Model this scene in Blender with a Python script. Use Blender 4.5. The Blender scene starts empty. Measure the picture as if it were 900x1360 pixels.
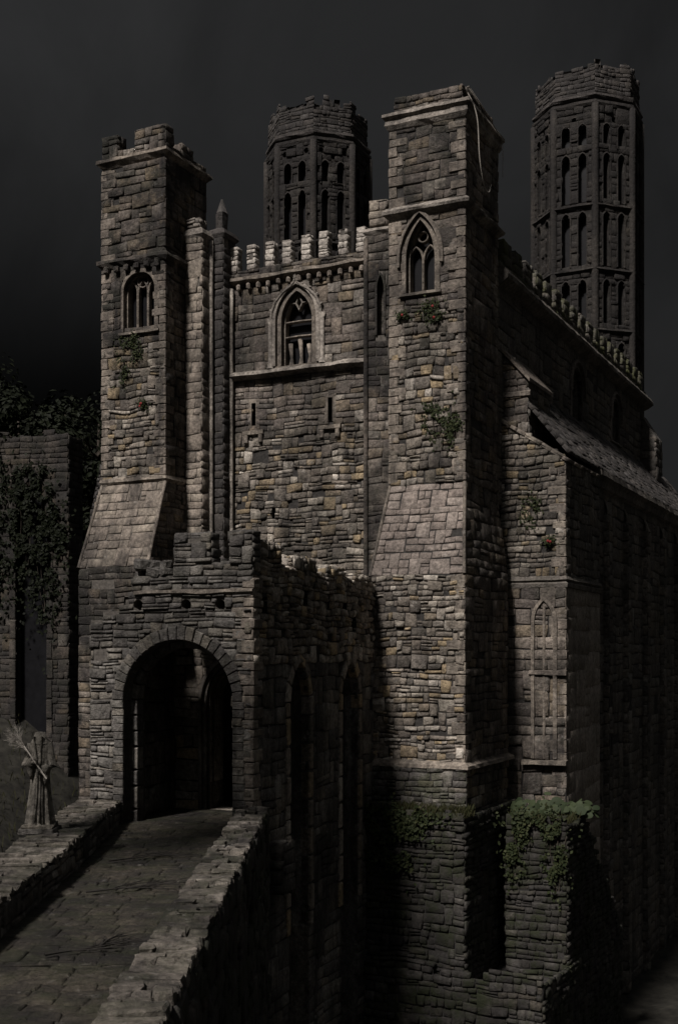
import bpy, math, random
from mathutils import Vector, Matrix, noise

V3 = Vector
R = random.Random(7)
scene = bpy.context.scene
COL = scene.collection
PI = math.pi

# ------------------------------------------------------------------ nodes / materials
def nset(n, **k):
    for a, b in k.items():
        n.inputs[a.replace('_', ' ')].default_value = b
    return n

def ramp(nt, src, stops):
    r = nt.nodes.new('ShaderNodeValToRGB')
    els = r.color_ramp.elements
    while len(els) < len(stops):
        els.new(0.5)
    for e, (p, c) in zip(els, stops):
        e.position = p
        e.color = (c, c, c, 1) if isinstance(c, (int, float)) else (*c, 1)
    nt.links.new(src, r.inputs['Fac'])
    return r.outputs['Color']

def noise_tex(nt, vec, scale, detail=6, rough=.6, dist=0.0, mapping=None):
    if mapping:
        m = nt.nodes.new('ShaderNodeMapping')
        m.inputs['Scale'].default_value = mapping
        nt.links.new(vec, m.inputs['Vector'])
        vec = m.outputs['Vector']
    n = nt.nodes.new('ShaderNodeTexNoise')
    nset(n, Scale=scale, Detail=detail, Roughness=rough, Distortion=dist)
    nt.links.new(vec, n.inputs['Vector'])
    return n.outputs['Fac']

def mix(nt, fac, a, b, mode='MIX'):
    m = nt.nodes.new('ShaderNodeMix')
    m.data_type = 'RGBA'
    m.blend_type = mode
    for s, v in ((m.inputs[0], fac), (m.inputs[6], a), (m.inputs[7], b)):
        if hasattr(v, 'is_output'):
            nt.links.new(v, s)
        elif isinstance(v, (int, float)):
            s.default_value = v
        else:
            s.default_value = (*v, 1)
    return m.outputs[2]

def mul(nt, a, k):
    m = nt.nodes.new('ShaderNodeMath')
    m.operation = 'MULTIPLY'
    nt.links.new(a, m.inputs[0])
    if hasattr(k, 'is_output'):
        nt.links.new(k, m.inputs[1])
    else:
        m.inputs[1].default_value = k
    return m.outputs[0]

def new_mat(name):
    m = bpy.data.materials.new(name)
    m.use_nodes = True
    nt = m.node_tree
    return m, nt, nt.nodes['Principled BSDF']

WARM = [(.085, .075, .069), (.20, .175, .155), (.14, .122, .11), (.29, .255, .22), (.17, .147, .13), (.24, .195, .14), (.11, .1, .092), (.40, .365, .32)]
RUBBLE = [(.06, .054, .05), (.22, .195, .165), (.12, .106, .094), (.42, .385, .33), (.17, .15, .132), (.38, .30, .19), (.085, .078, .07), (.30, .265, .225), (.15, .135, .12), (.55, .51, .45)]
GREY = [(.09, .085, .08), (.17, .16, .15), (.13, .125, .12), (.24, .23, .21), (.19, .17, .14), (.30, .29, .27)]
DARK = [(.05, .047, .043), (.085, .08, .073), (.07, .065, .06), (.11, .1, .09), (.09, .08, .066), (.13, .125, .115)]
SOOT = [(.03, .029, .028), (.05, .047, .045), (.04, .038, .037), (.065, .06, .057), (.055, .05, .045), (.075, .072, .07)]

def stone_mat(name, cols, streak=.4, moss=0.0, lichen=.25, bump=.6, gain=1.0, mosscol=(.035, .045, .016), blotch=.35):
    m, nt, bs = new_mat(name)
    L = nt.links
    tc = nt.nodes.new('ShaderNodeTexCoord').outputs['Object']
    geo = nt.nodes.new('ShaderNodeNewGeometry')
    tint = (1.01, .985, .965)
    c = ramp(nt, geo.outputs['Random Per Island'], [(i / (len(cols) - 1), tuple(x * gain * t for x, t in zip(q, tint))) for i, q in enumerate(cols)])
    fine = noise_tex(nt, tc, 9, 10, .7)
    c = mix(nt, 1.0, c, ramp(nt, fine, [(.28, .3), (.72, 1.7)]), 'MULTIPLY')
    big = noise_tex(nt, tc, .55, 8, .65)
    c = mix(nt, mul(nt, ramp(nt, big, [(.42, 1.0), (.56, 0.0)]), blotch), c, (.022, .02, .019))
    huge = noise_tex(nt, tc, .3, 9, .7, .5, (1, 1, .6))
    c = mix(nt, mul(nt, ramp(nt, huge, [(.40, 1.0), (.53, 0.0)]), min(.9, blotch * 1.1)), c, (.02, .018, .017))
    st = noise_tex(nt, tc, 1.0, 8, .68, .4, (1.6, 1.6, .16))
    c = mix(nt, mul(nt, ramp(nt, st, [(.48, 0.0), (.66, 1.0)]), streak), c, (.014, .013, .013))
    li = noise_tex(nt, tc, 4.2, 9, .72)
    c = mix(nt, mul(nt, ramp(nt, li, [(.58, 0.0), (.70, 1.0)]), lichen), c, (.40 * gain, .38 * gain, .35 * gain))
    if moss:
        mo = noise_tex(nt, tc, 1.3, 9, .72)
        c = mix(nt, mul(nt, ramp(nt, mo, [(.44, 0.0), (.60, 1.0)]), moss), c, mosscol)
    L.new(c, bs.inputs['Base Color'])
    bs.inputs['Roughness'].default_value = .92
    bs.inputs['Specular IOR Level'].default_value = .2
    b1 = nt.nodes.new('ShaderNodeBump')
    b1.inputs['Strength'].default_value = bump
    b1.inputs['Distance'].default_value = .07
    f2 = noise_tex(nt, tc, 16, 12, .75)
    L.new(f2, b1.inputs['Height'])
    b2 = nt.nodes.new('ShaderNodeBump')
    b2.inputs['Strength'].default_value = bump * .8
    b2.inputs['Distance'].default_value = .12
    L.new(noise_tex(nt, tc, 5, 6, .6), b2.inputs['Height'])
    L.new(b1.outputs[0], b2.inputs['Normal'])
    L.new(b2.outputs[0], bs.inputs['Normal'])
    return m

def plain_mat(name, col, rough=.85, bump=.3, scale=12, var=.5, spec=.2):
    m, nt, bs = new_mat(name)
    tc = nt.nodes.new('ShaderNodeTexCoord').outputs['Object']
    n = noise_tex(nt, tc, scale, 8, .65)
    lo = tuple(x * (1 - var) for x in col)
    hi = tuple(x * (1 + var) for x in col)
    nt.links.new(ramp(nt, n, [(.3, lo), (.7, hi)]), bs.inputs['Base Color'])
    bs.inputs['Roughness'].default_value = rough
    bs.inputs['Specular IOR Level'].default_value = spec
    b = nt.nodes.new('ShaderNodeBump')
    b.inputs['Strength'].default_value = bump
    b.inputs['Distance'].default_value = .05
    nt.links.new(n, b.inputs['Height'])
    nt.links.new(b.outputs[0], bs.inputs['Normal'])
    return m

def leaf_mat(name, cols, rough=.6):
    m, nt, bs = new_mat(name)
    geo = nt.nodes.new('ShaderNodeNewGeometry')
    c = ramp(nt, geo.outputs['Random Per Island'], [(i / (len(cols) - 1), q) for i, q in enumerate(cols)])
    nt.links.new(c, bs.inputs['Base Color'])
    bs.inputs['Roughness'].default_value = rough
    bs.inputs['Specular IOR Level'].default_value = .06
    return m

M = {}
M['warm'] = stone_mat('warm_rubble_stone', WARM, .7, .10, .3, .8, blotch=.6)
M['rubble'] = stone_mat('rough_rubble_stone', RUBBLE, .7, .12, .35, .9, blotch=.6)
M['rubble_bright'] = stone_mat('bright_rubble_stone', RUBBLE, .35, .1, .4, .9, blotch=.35, gain=1.1)
M['warm_black'] = stone_mat('soot_and_shade_stone', WARM, .97, .12, .25, .8, blotch=.95, gain=.75)
M['ashlar'] = stone_mat('dressed_stone', [(.19, .165, .14), (.24, .21, .18), (.21, .185, .155), (.27, .24, .2)], .75, 0, .25, .6, blotch=.6)
M['pale'] = stone_mat('pale_dressed_stone', [(.25, .23, .205), (.33, .305, .27), (.29, .265, .235), (.38, .35, .31)], .7, 0, .3, .6, blotch=.55)
M['porch'] = stone_mat('thin_coursed_stone', GREY, .75, .1, .3, .8, gain=.9, blotch=.55)
M['porch_side'] = stone_mat('lightened_mottled_stone', RUBBLE, .45, .2, .7, 1.0, gain=1.35, blotch=.2)  # raised gain puts light into the colour of the unlit flank
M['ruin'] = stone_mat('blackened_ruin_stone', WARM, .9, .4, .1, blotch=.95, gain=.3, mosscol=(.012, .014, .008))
M['dark'] = stone_mat('dark_hall_stone', DARK, .6, .1, .15, .8, gain=1.45)
M['soot'] = stone_mat('blackened_stone', SOOT, .5, 0, .12)
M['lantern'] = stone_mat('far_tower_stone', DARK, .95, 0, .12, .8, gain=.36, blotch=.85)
M['mossy'] = stone_mat('mossy_shaded_moat_stone', GREY, .6, .8, .12, gain=.33, mosscol=(.016, .02, .008), blotch=.7)  # moss, over stone darkened in colour for the moat's shade
M['green_parapet'] = stone_mat('moss_grown_parapet_stone', DARK, .4, .8, .1, mosscol=(.05, .055, .018))
M['merlon_pale'] = stone_mat('bleached_merlon_stone', [(.3, .28, .25), (.48, .45, .41), (.22, .2, .18), (.55, .52, .47)], .3, 0, .4, .8, blotch=.2)
M['batter'] = stone_mat('pinkish_batter_stone', [(.19, .163, .145), (.25, .215, .192), (.21, .182, .162), (.29, .255, .228)], .35, 0, .25, .7, blotch=.3)
M['mossy_base'] = stone_mat('moss_stained_base_stone', GREY, .6, .65, .2, .9, gain=.75, mosscol=(.03, .036, .014), blotch=.6)
M['mortar'] = plain_mat('old_mortar', (.075, .068, .06), .95, .6, 9, .5)
M['mortar_dark'] = plain_mat('damp_mortar', (.03, .028, .026), .95, .6, 9, .5)
M['smooth'] = stone_mat('smooth_rendered_stone', [(.23, .205, .18), (.245, .22, .19)], .3, .1, .15, .4, blotch=.25)
M['deck'] = stone_mat('worn_deck_paving', [(.05, .044, .036), (.068, .06, .048), (.055, .049, .04), (.085, .075, .059)], .45, .3, .3, 1.3, blotch=.85)
M['coping'] = stone_mat('pale_coping_slab', [(.15, .135, .118), (.27, .245, .215), (.09, .082, .072), (.4, .365, .325), (.16, .145, .127), (.32, .295, .262)], .55, .3, .4, 1.1, blotch=.9)
M['pane'] = plain_mat('unlit_opening_back', (.006, .006, .007), .35, .1, 3, .3, .3)
M['lead'] = plain_mat('lead_roof', (.035, .034, .034), .6, .3, 4, .4)
M['statue'] = stone_mat('weathered_statue_stone', [(.2, .19, .165), (.22, .205, .18)], .45, .15, .4, .7, blotch=.45)
M['bark'] = plain_mat('dark_bark', (.035, .029, .023), .9, .6, 10, .5)
M['twig'] = plain_mat('bleached_twig', (.32, .295, .26), .85, .3, 20, .3)
M['deadtwig'] = plain_mat('black_dead_twig', (.02, .018, .016), .85, .3, 20, .3)
M['leaf_dark'] = leaf_mat('dark_evergreen_leaves', [(.004, .005, .003), (.009, .011, .006), (.006, .008, .004)])
M['leaf_ivy'] = leaf_mat('ivy_leaves', [(.01, .013, .006), (.028, .034, .015), (.016, .022, .01), (.04, .043, .02)])
M['leaf_pad'] = leaf_mat('broad_green_leaves', [(.013, .02, .01), (.036, .046, .024), (.022, .03, .015)])
M['grass'] = leaf_mat('dry_grass', [(.016, .019, .008), (.036, .036, .017), (.026, .025, .013)])
M['petal'] = plain_mat('red_petals', (.2, .02, .022), .7, .1, 20, .2)
M['soil'] = plain_mat('moat_ground', (.016, .015, .012), .95, 1.0, 1.6, .8)

# ------------------------------------------------------------------ mesh builder
class Fr:
    def __init__(s, o, du, dv, n):
        s.o, s.du, s.dv, s.n = V3(o), V3(du).normalized(), V3(dv).normalized(), V3(n).normalized()
    def P(s, a, b, c=0):
        return s.o + s.du * a + s.dv * b + s.n * c

def FRONT(v, u=0, z=0): return Fr((u, v, z), (1, 0, 0), (0, 0, 1), (0, -1, 0))
def RIGHT(u, v=0, z=0): return Fr((u, v, z), (0, 1, 0), (0, 0, 1), (1, 0, 0))
def LEFT(u, v=0, z=0): return Fr((u, v, z), (0, -1, 0), (0, 0, 1), (-1, 0, 0))   # a = -v
def BACK(v, u=0, z=0): return Fr((u, v, z), (-1, 0, 0), (0, 0, 1), (0, 1, 0))    # a = -u
def TOP(z): return Fr((0, 0, z), (1, 0, 0), (0, 1, 0), (0, 0, 1))

class MB:
    def __init__(s):
        s.v, s.f, s.m, s.s = [], [], [], []
    def add(s, pts, faces, mat=0, smooth=False):
        b = len(s.v)
        s.v.extend(pts)
        for f in faces:
            s.f.append([b + i for i in f])
            s.m.append(mat)
            s.s.append(smooth)
    def quad(s, a, b, c, d, mat=0):
        s.add([a, b, c, d], [(0, 1, 2, 3)], mat)
    def box(s, u0, u1, v0, v1, z0, z1, mat=0, j=0.0, r=R):
        p = [V3((u, v, z)) for z in (z0, z1) for v in (v0, v1) for u in (u0, u1)]
        if j:
            p = [q + V3((r.uniform(-j, j), r.uniform(-j, j), r.uniform(-j, j))) for q in p]
        s.add(p, [(0, 2, 3, 1), (4, 5, 7, 6), (0, 1, 5, 4), (1, 3, 7, 5), (3, 2, 6, 7), (2, 0, 4, 6)], mat)
    def bevbox(s, c, size, bev, rot=None, mat=0, j=0.0, r=R, smooth=False):
        """rough block with chamfered edges, centre c"""
        hx, hy, hz = (q / 2 for q in size)
        pts, idx = [], {}
        for sx in (-1, 1):
            for sy in (-1, 1):
                for sz in (-1, 1):
                    for ax in range(3):
                        p = [sx * hx, sy * hy, sz * hz]
                        for k in range(3):
                            if k != ax:
                                p[k] -= (sx, sy, sz)[k] * bev
                        q = V3(p) + V3((r.uniform(-j, j), r.uniform(-j, j), r.uniform(-j, j)))
                        idx[(sx, sy, sz, ax)] = len(pts)
                        pts.append(q)
        F = []
        I = idx
        for ax in range(3):
            o = [k for k in range(3) if k != ax]
            for sg in (-1, 1):
                loop = []
                for a, b in ((-1, -1), (1, -1), (1, 1), (-1, 1)):
                    t = [0, 0, 0]
                    t[ax], t[o[0]], t[o[1]] = sg, a, b
                    loop.append(I[(*t, ax)])
                F.append(loop)
        for ax in range(3):
            o = [k for k in range(3) if k != ax]
            for a in (-1, 1):
                for b in (-1, 1):
                    t0, t1 = [0, 0, 0], [0, 0, 0]
                    t0[ax], t1[ax] = -1, 1
                    t0[o[0]] = t1[o[0]] = a
                    t0[o[1]] = t1[o[1]] = b
                    F.append([I[(*t0, o[0])], I[(*t1, o[0])], I[(*t1, o[1])], I[(*t0, o[1])]])
        for sx in (-1, 1):
            for sy in (-1, 1):
                for sz in (-1, 1):
                    F.append([I[(sx, sy, sz, k)] for k in range(3)])
        c = V3(c)
        pts = [c + (rot @ p if rot else p) for p in pts]
        s.add(pts, F, mat, smooth)
    def stone(s, fr, a0, a1, b0, b1, prot, bev, r, wob, mat=0, smooth=False):
        w, h = a1 - a0, b1 - b0
        if w < .03 or h < .03:
            return
        bev = min(bev, w * .3, h * .3)
        jj = min(w, h) * .17
        cs = [(a0, b0), (a1, b0), (a1, b1), (a0, b1)]
        out = []
        for a, b in cs:
            out.append((a + r.uniform(-jj, jj) * .5, b + r.uniform(-jj, jj) * .5 + wobble(a, b, wob)))
        ca = sum(p[0] for p in out) / 4
        cb = sum(p[1] for p in out) / 4
        p3 = [fr.P(a, b, -.08) for a, b in out]
        p3 += [fr.P(a, b, prot - bev * .9) for a, b in out]
        tl, tl2 = r.uniform(-.25, .25) * prot, r.uniform(-.25, .25) * prot
        for i, (a, b) in enumerate(out):
            sa, sb = (1 if a < ca else -1), (1 if b < cb else -1)
            p3.append(fr.P(a + sa * bev * r.uniform(.8, 1.6), b + sb * bev * r.uniform(.8, 1.6), prot - sa * tl - sb * tl2 + r.uniform(-.006, .006)))
        p3.append(fr.P(ca + r.uniform(-.1, .1) * w, cb + r.uniform(-.1, .1) * h, prot + r.uniform(-.3, .5) * bev))
        F = []
        for k in (0, 4):
            for i in range(4):
                j = (i + 1) % 4
                F.append((k + i, k + j, k + 4 + j, k + 4 + i))
        for i in range(4):
            F.append((8 + i, 8 + (i + 1) % 4, 12))
        s.add(p3, F, mat, smooth)
    def tube(s, pts, rad, n=6, mat=0, cap=True):
        pts = [V3(p) for p in pts]
        rings = []
        ref = V3((0, 0, 1))
        for i, p in enumerate(pts):
            d = (pts[min(i + 1, len(pts) - 1)] - pts[max(i - 1, 0)])
            d = d.normalized() if d.length else V3((0, 0, 1))
            x = d.cross(ref if abs(d.dot(ref)) < .9 else V3((1, 0, 0))).normalized()
            y = d.cross(x)
            rr = rad[i] if isinstance(rad, (list, tuple)) else rad
            rings.append([p + x * math.cos(2 * PI * k / n) * rr + y * math.sin(2 * PI * k / n) * rr for k in range(n)])
        P = [q for g in rings for q in g]
        F = []
        for i in range(len(pts) - 1):
            for k in range(n):
                F.append((i * n + k, i * n + (k + 1) % n, (i + 1) * n + (k + 1) % n, (i + 1) * n + k))
        if cap:
            F.append(tuple(range(n)))
            F.append(tuple((len(pts) - 1) * n + k for k in range(n)))
        s.add(P, F, mat, True)
    def leaf(s, p, nrm, size, r, mat=0, asp=.6):
        n = V3(nrm).normalized()
        t = n.cross(V3((r.uniform(-1, 1), r.uniform(-1, 1), r.uniform(-1, 1))))
        if t.length < 1e-4:
            return
        t.normalize()
        b = n.cross(t)
        p = V3(p)
        s.add([p - t * size * .5, p + b * size * asp * .5 + n * size * .08, p + t * size * .5, p - b * size * asp * .5 + n * size * .08],
              [(0, 1, 2), (0, 2, 3)], mat, True)
    def build(s, name, mats, parent=None, frame=None, label=None):
        me = bpy.data.meshes.new(name)
        base = parent.get('_b') if parent else None
        off = V3(parent['_off']) if parent is not None and '_off' in parent else V3((0, 0, 0))
        me.from_pydata([tuple(v - off) for v in s.v], [], s.f)
        for m in (mats if isinstance(mats, (list, tuple)) else [mats]):
            me.materials.append(M[m])
        me.polygons.foreach_set('material_index', s.m)
        me.polygons.foreach_set('use_smooth', s.s)
        me.update()
        o = bpy.data.objects.new(name, me)
        COL.objects.link(o)
        if parent is not None:
            o.parent = parent
            if '_off' in parent:
                o['_off'] = parent['_off']
        if label:
            o['label'] = label
        return o

def wobble(a, b, w):
    return w * (noise.noise(V3((a * .8, b * .9, 3.3))) + .5 * noise.noise(V3((a * 2.3, b * 1.7, 8.3)))) if w else 0

# ------------------------------------------------------------------ openings
class Op:
    """arched opening: centre cx, width w, foot z0, springing zs, apex za (pointed when taller than round)"""
    def __init__(s, cx, w, z0, zs, za):
        s.cx, s.w, s.z0, s.zs, s.za = cx, w, z0, zs, za
        hgt = max(za - zs, 1e-3)
        s.R = (hgt * hgt + (w / 2) ** 2) / w
    def hw(s, z):
        if z < s.z0 or z > s.za: return 0
        if z <= s.zs: return s.w / 2
        q = s.R ** 2 - (z - s.zs) ** 2
        return max(0, math.sqrt(max(q, 0)) - (s.R - s.w / 2))
    def outline(s, n=10, ns=4):
        L = [(-s.w / 2, s.z0 + (s.zs - s.z0) * i / ns) for i in range(ns)]
        a1 = math.asin(min(1, (s.za - s.zs) / s.R))
        for i in range(n + 1):
            t = a1 * i / n
            L.append((-(s.R * math.cos(t) - (s.R - s.w / 2)), s.zs + s.R * math.sin(t)))
        Rr = [(-x, z) for x, z in reversed(L[:-1])]
        return [(s.cx + x, z) for x, z in L + Rr]
    def grow(s, t):
        return Op(s.cx, s.w + 2 * t, s.z0, s.zs, s.za + t * 1.1)
class Rect(Op):
    def __init__(s, cx, w, z0, z1): s.cx, s.w, s.z0, s.za, s.zs = cx, w, z0, z1, z1
    def hw(s, z): return s.w / 2 if s.z0 <= z <= s.za else 0
    def outline(s, n=0, ns=0): return [(s.cx - s.w / 2, s.z0), (s.cx - s.w / 2, s.za), (s.cx + s.w / 2, s.za), (s.cx + s.w / 2, s.z0)]
    def grow(s, t): return Rect(s.cx, s.w + 2 * t, s.z0, s.za + t)
class Circ(Op):
    def __init__(s, cx, cz, r): s.cx, s.cz, s.r = cx, cz, r; s.z0, s.za = cz - r, cz + r
    def hw(s, z): return math.sqrt(max(0, s.r ** 2 - (z - s.cz) ** 2))
    def outline(s, n=0, ns=0): return [(s.cx + s.r * math.sin(t), s.cz - s.r * math.cos(t)) for t in [2 * PI * k / 12 for k in range(13)]]

def free(A, B, ops):
    def f(b0, b1):
        a, b = (A(.5 * (b0 + b1)) if callable(A) else A), (B(.5 * (b0 + b1)) if callable(B) else B)
        cuts = []
        for o in ops:
            h = o.hw(.5 * (b0 + b1))
            if not h and (o.z0 >= b0 and o.za <= b1): h = o.w / 2 if hasattr(o, 'w') else o.r
            if h > 0: cuts.append((o.cx - h, o.cx + h))
        out, x = [], a
        for c0, c1 in sorted(cuts):
            if c0 > x: out.append((x, min(c0, b)))
            x = max(x, c1)
        if x < b: out.append((x, b))
        return out
    return f

def masonry(mb, fr, z0, z1, A, B, ops=(), h=(.17, .34), w=(.22, .62), prot=(.0, .05), bev=.022, gap=.02, r=R, miss=.015,
            wob=.09, split=.1, span=.2, top=None, mat=0, smooth=True, core=1, coredep=.02):
    iv = free(A, B, ops)
    rows, b = [], z0
    while b < z1 - .03:
        b1 = b + r.uniform(*h)
        if z1 - b1 < h[0] * .7: b1 = z1
        rows.append((b, b1))
        b = b1
    blocked = []
    for ri, (b, b1) in enumerate(rows):
        nxt = []
        nb = rows[ri + 1] if ri + 1 < len(rows) else None
        nfree = iv(*nb) if nb else []
        parts = []
        for p0, p1 in iv(b, b1):
            x = p0
            for c0, c1 in sorted(blocked):
                if c1 <= p0 or c0 >= p1: continue
                if c0 > x: parts.append((x, c0))
                x = max(x, c1)
            if x < p1: parts.append((x, p1))
        for a0, a1 in parts:
            a = a0
            while a < a1 - .02:
                ww = r.uniform(*w) * (.7 + .7 * r.random())
                e = a + ww
                if a1 - e < w[0] * .6: e = a1
                if top is None or .5 * (b + b1) < top(.5 * (a + e)):
                    tall = nb and top is None and e - a > .16 and (nb[1] - b) < 1.7 * (e - a) and r.random() < span and any(q0 <= a and e <= q1 for q0, q1 in nfree)
                    if tall: nxt.append((a, e))
                    t = nb[1] if tall else b1
                    if r.random() > miss:
                        if not tall and b1 - b > h[0] * 1.3 and r.random() < split:
                            k = b + (b1 - b) * r.uniform(.35, .65)
                            mb.stone(fr, a + gap / 2, e - gap / 2, b + gap / 2, k - gap / 2, r.uniform(*prot), bev, r, wob, mat, smooth)
                            mb.stone(fr, a + gap / 2, e - gap / 2, k + gap / 2, b1 - gap / 2, r.uniform(*prot), bev, r, wob, mat, smooth)
                        else:
                            mb.stone(fr, a + gap / 2, e - gap / 2, b + gap / 2, t - gap / 2, r.uniform(*prot), bev, r, wob, mat, smooth)
                a = e
        blocked = nxt
    # mortar backing
    c = -coredep
    if top is not None:
        aa = A(z0) if callable(A) else A
        bb = B(z0) if callable(B) else B
        n = max(2, int((bb - aa) / .2))
        for i in range(n):
            x0, x1 = aa + (bb - aa) * i / n, aa + (bb - aa) * (i + 1) / n
            t = min(z1, top(.5 * (x0 + x1)) - .12)
            if t > z0:
                mb.quad(fr.P(x0, z0, c), fr.P(x1, z0, c), fr.P(x1, t, c), fr.P(x0, t, c), core)
        return
    zs = [z0, z1]
    for o in ops:
        z = max(o.z0, z0)
        while z < min(o.za, z1):
            zs.append(z)
            z += .06 if (hasattr(o, 'cz') or z > o.zs - .05) else max(.06, o.zs - z)
        zs.append(min(o.za, z1))
    if callable(A) or callable(B):
        zs += [z0 + (z1 - z0) * i / 12 for i in range(12)]
    zs = sorted(set(round(z, 4) for z in zs if z0 <= z <= z1))
    for p, q in zip(zs, zs[1:]):
        if q - p < 1e-3: continue
        for a0, a1 in iv(p, q):
            mb.quad(fr.P(a0, p, c), fr.P(a1, p, c), fr.P(a1, q, c), fr.P(a0, q, c), core)

def reveal(mb, fr, op, d, mat=0, c0=.0):
    o = op.outline()
    for (a, b), (c, e) in zip(o, o[1:]):
        mb.quad(fr.P(a, b, c0), fr.P(c, e, c0), fr.P(c, e, -d), fr.P(a, b, -d), mat)
    if not hasattr(op, 'cz'):
        (a, b), (c, e) = o[-1], o[0]
        mb.quad(fr.P(a, b, c0), fr.P(c, e, c0), fr.P(c, e, -d), fr.P(a, b, -d), mat)

def panel(mb, fr, op, d, mat=0):
    o = op.outline()
    mb.add([fr.P(a, b, -d) for a, b in o], [tuple(range(len(o)))], mat)

def arch_ring(mb, fr, op, t, c0, c1, mat=0, t0=0.0, cham=.0):
    i, o = op.grow(t0).outline(), op.grow(t).outline()
    n = len(i)
    P = [fr.P(a, b, c0) for a, b in i] + [fr.P(a, b, c1) for a, b in i] + [fr.P(a, b, c1 - cham) for a, b in o] + [fr.P(a, b, c0) for a, b in o]
    F = []
    for k in range(n - 1):
        for q in range(3):
            F.append((q * n + k, q * n + k + 1, (q + 1) * n + k + 1, (q + 1) * n + k))
    F.append((0, n, 2 * n, 3 * n))
    F.append((n - 1, 2 * n - 1, 3 * n - 1, 4 * n - 1))
    mb.add(P, F, mat)

def voussoirs(mb, fr, op, t, c0, c1, step=.3, mat=0, r=R, t0=0.0):
    """separate wedge stones round an arch and down its jambs"""
    i, o = op.grow(t0).outline(22, 16), op.grow(t).outline(22, 16)
    k = 0
    n = len(i)
    while k < n - 1:
        e = k + 1
        while e < n - 1 and math.dist(i[k], i[e]) < step * r.uniform(.8, 1.25): e += 1
        A, B, C, D = i[k], i[e], o[e], o[k]
        g = .05
        def lp(p, q, s): return (p[0] + (q[0] - p[0]) * s, p[1] + (q[1] - p[1]) * s)
        A, B = lp(A, B, g), lp(B, A, g)
        C, D = lp(C, D, g), lp(D, C, g)
        x = r.uniform(-.1, .22)
        C, D = lp(C, B, -x), lp(D, A, -x)
        cc = c1 + r.uniform(-.015, .02)
        P = [fr.P(*p, c0) for p in (A, B, C, D)] + [fr.P(*p, cc - .02) for p in (A, B, C, D)]
        m = (sum(p[0] for p in (A, B, C, D)) / 4, sum(p[1] for p in (A, B, C, D)) / 4)
        P += [fr.P(*lp(p, m, .12), cc) for p in (A, B, C, D)]
        F = []
        for q in (0, 4):
            for s in range(4):
                F.append((q + s, q + (s + 1) % 4, q + 4 + (s + 1) % 4, q + 4 + s))
        F.append((8, 9, 10, 11))
        mb.add(P, F, mat)
        k = e

def bar(mb, fr, pts, w, c0, c1, mat=0):
    """strip of width w along a 2D path in the wall plane, from depth c0 to c1, chamfered front"""
    n = len(pts)
    Lp = []
    for i, p in enumerate(pts):
        a, b = pts[max(0, i - 1)], pts[min(n - 1, i + 1)]
        d = V3((b[0] - a[0], b[1] - a[1], 0))
        d = d.normalized() if d.length else V3((0, 1, 0))
        nx, ny = -d.y * w / 2, d.x * w / 2
        Lp.append(((p[0] - nx, p[1] - ny), (p[0] + nx, p[1] + ny), (p[0] - nx * .4, p[1] - ny * .4), (p[0] + nx * .4, p[1] + ny * .4)))
    P = []
    cm = c1 - w * .3
    for l, q, l2, q2 in Lp:
        P += [fr.P(*l, c0), fr.P(*l, cm), fr.P(*l2, c1), fr.P(*q2, c1), fr.P(*q, cm), fr.P(*q, c0)]
    F = []
    for i in range(n - 1):
        for k in range(6):
            F.append((i * 6 + k, i * 6 + (k + 1) % 6, i * 6 + 6 + (k + 1) % 6, i * 6 + 6 + k))
    F += [tuple(range(6)), tuple((n - 1) * 6 + k for k in range(6))]
    mb.add(P, F, mat)

def arc(cx, cz, r, t0, t1, n=10):
    return [(cx + r * math.cos(t0 + (t1 - t0) * i / n), cz + r * math.sin(t0 + (t1 - t0) * i / n)) for i in range(n + 1)]

def mould_line(mb, fr, a0, a1, prof, seg=.35, j=.012, mat=0, r=R, droop=0):
    """moulding with profile [(c, b)] along a0..a1 of a frame, worn edges"""
    n = max(1, int((a1 - a0) / seg))
    P = []
    k = len(prof)
    for i in range(n + 1):
        a = a0 + (a1 - a0) * i / n
        w = noise.noise(V3((a * 1.3, 7.1, fr.o.z))) * droop
        for c, b in prof:
            P.append(fr.P(a, b + w + r.uniform(-j, j), c + r.uniform(-j, j)))
    F = []
    for i in range(n):
        for q in range(k):
            F.append((i * k + q, i * k + (q + 1) % k, (i + 1) * k + (q + 1) % k, (i + 1) * k + q))
    F += [tuple(range(k)), tuple(n * k + q for q in range(k))]
    mb.add(P, F, mat)

def mould_rect(mb, u0, u1, v0, v1, prof, seg=.3, j=.012, mat=0, r=R):
    """moulding running round a rectangle; prof [(offset, z)] from the wall out and back"""
    cor = [(u0, v0, -1, -1), (u1, v0, 1, -1), (u1, v1, 1, 1), (u0, v1, -1, 1)]
    st = []
    for i in range(4):
        a, b = cor[i], cor[(i + 1) % 4]
        L = math.dist(a[:2], b[:2])
        n = max(1, int(L / seg))
        for k in range(n):
            t = k / n
            st.append(tuple(a[q] + (b[q] - a[q]) * t for q in range(2)) + ((a[2], a[3]) if k == 0 else
                      (((0 if abs(a[2] - b[2]) > 1 else a[2])), (0 if abs(a[3] - b[3]) > 1 else a[3]))))
    P, k = [], len(prof)
    for u, v, sx, sy in st:
        for o, z in prof:
            P.append(V3((u + sx * o + r.uniform(-j, j), v + sy * o + r.uniform(-j, j), z + r.uniform(-j, j))))
    F, n = [], len(st)
    for i in range(n):
        e = (i + 1) % n
        for q in range(k):
            F.append((i * k + q, i * k + (q + 1) % k, e * k + (q + 1) % k, e * k + q))
    mb.add(P, F, mat)

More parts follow.
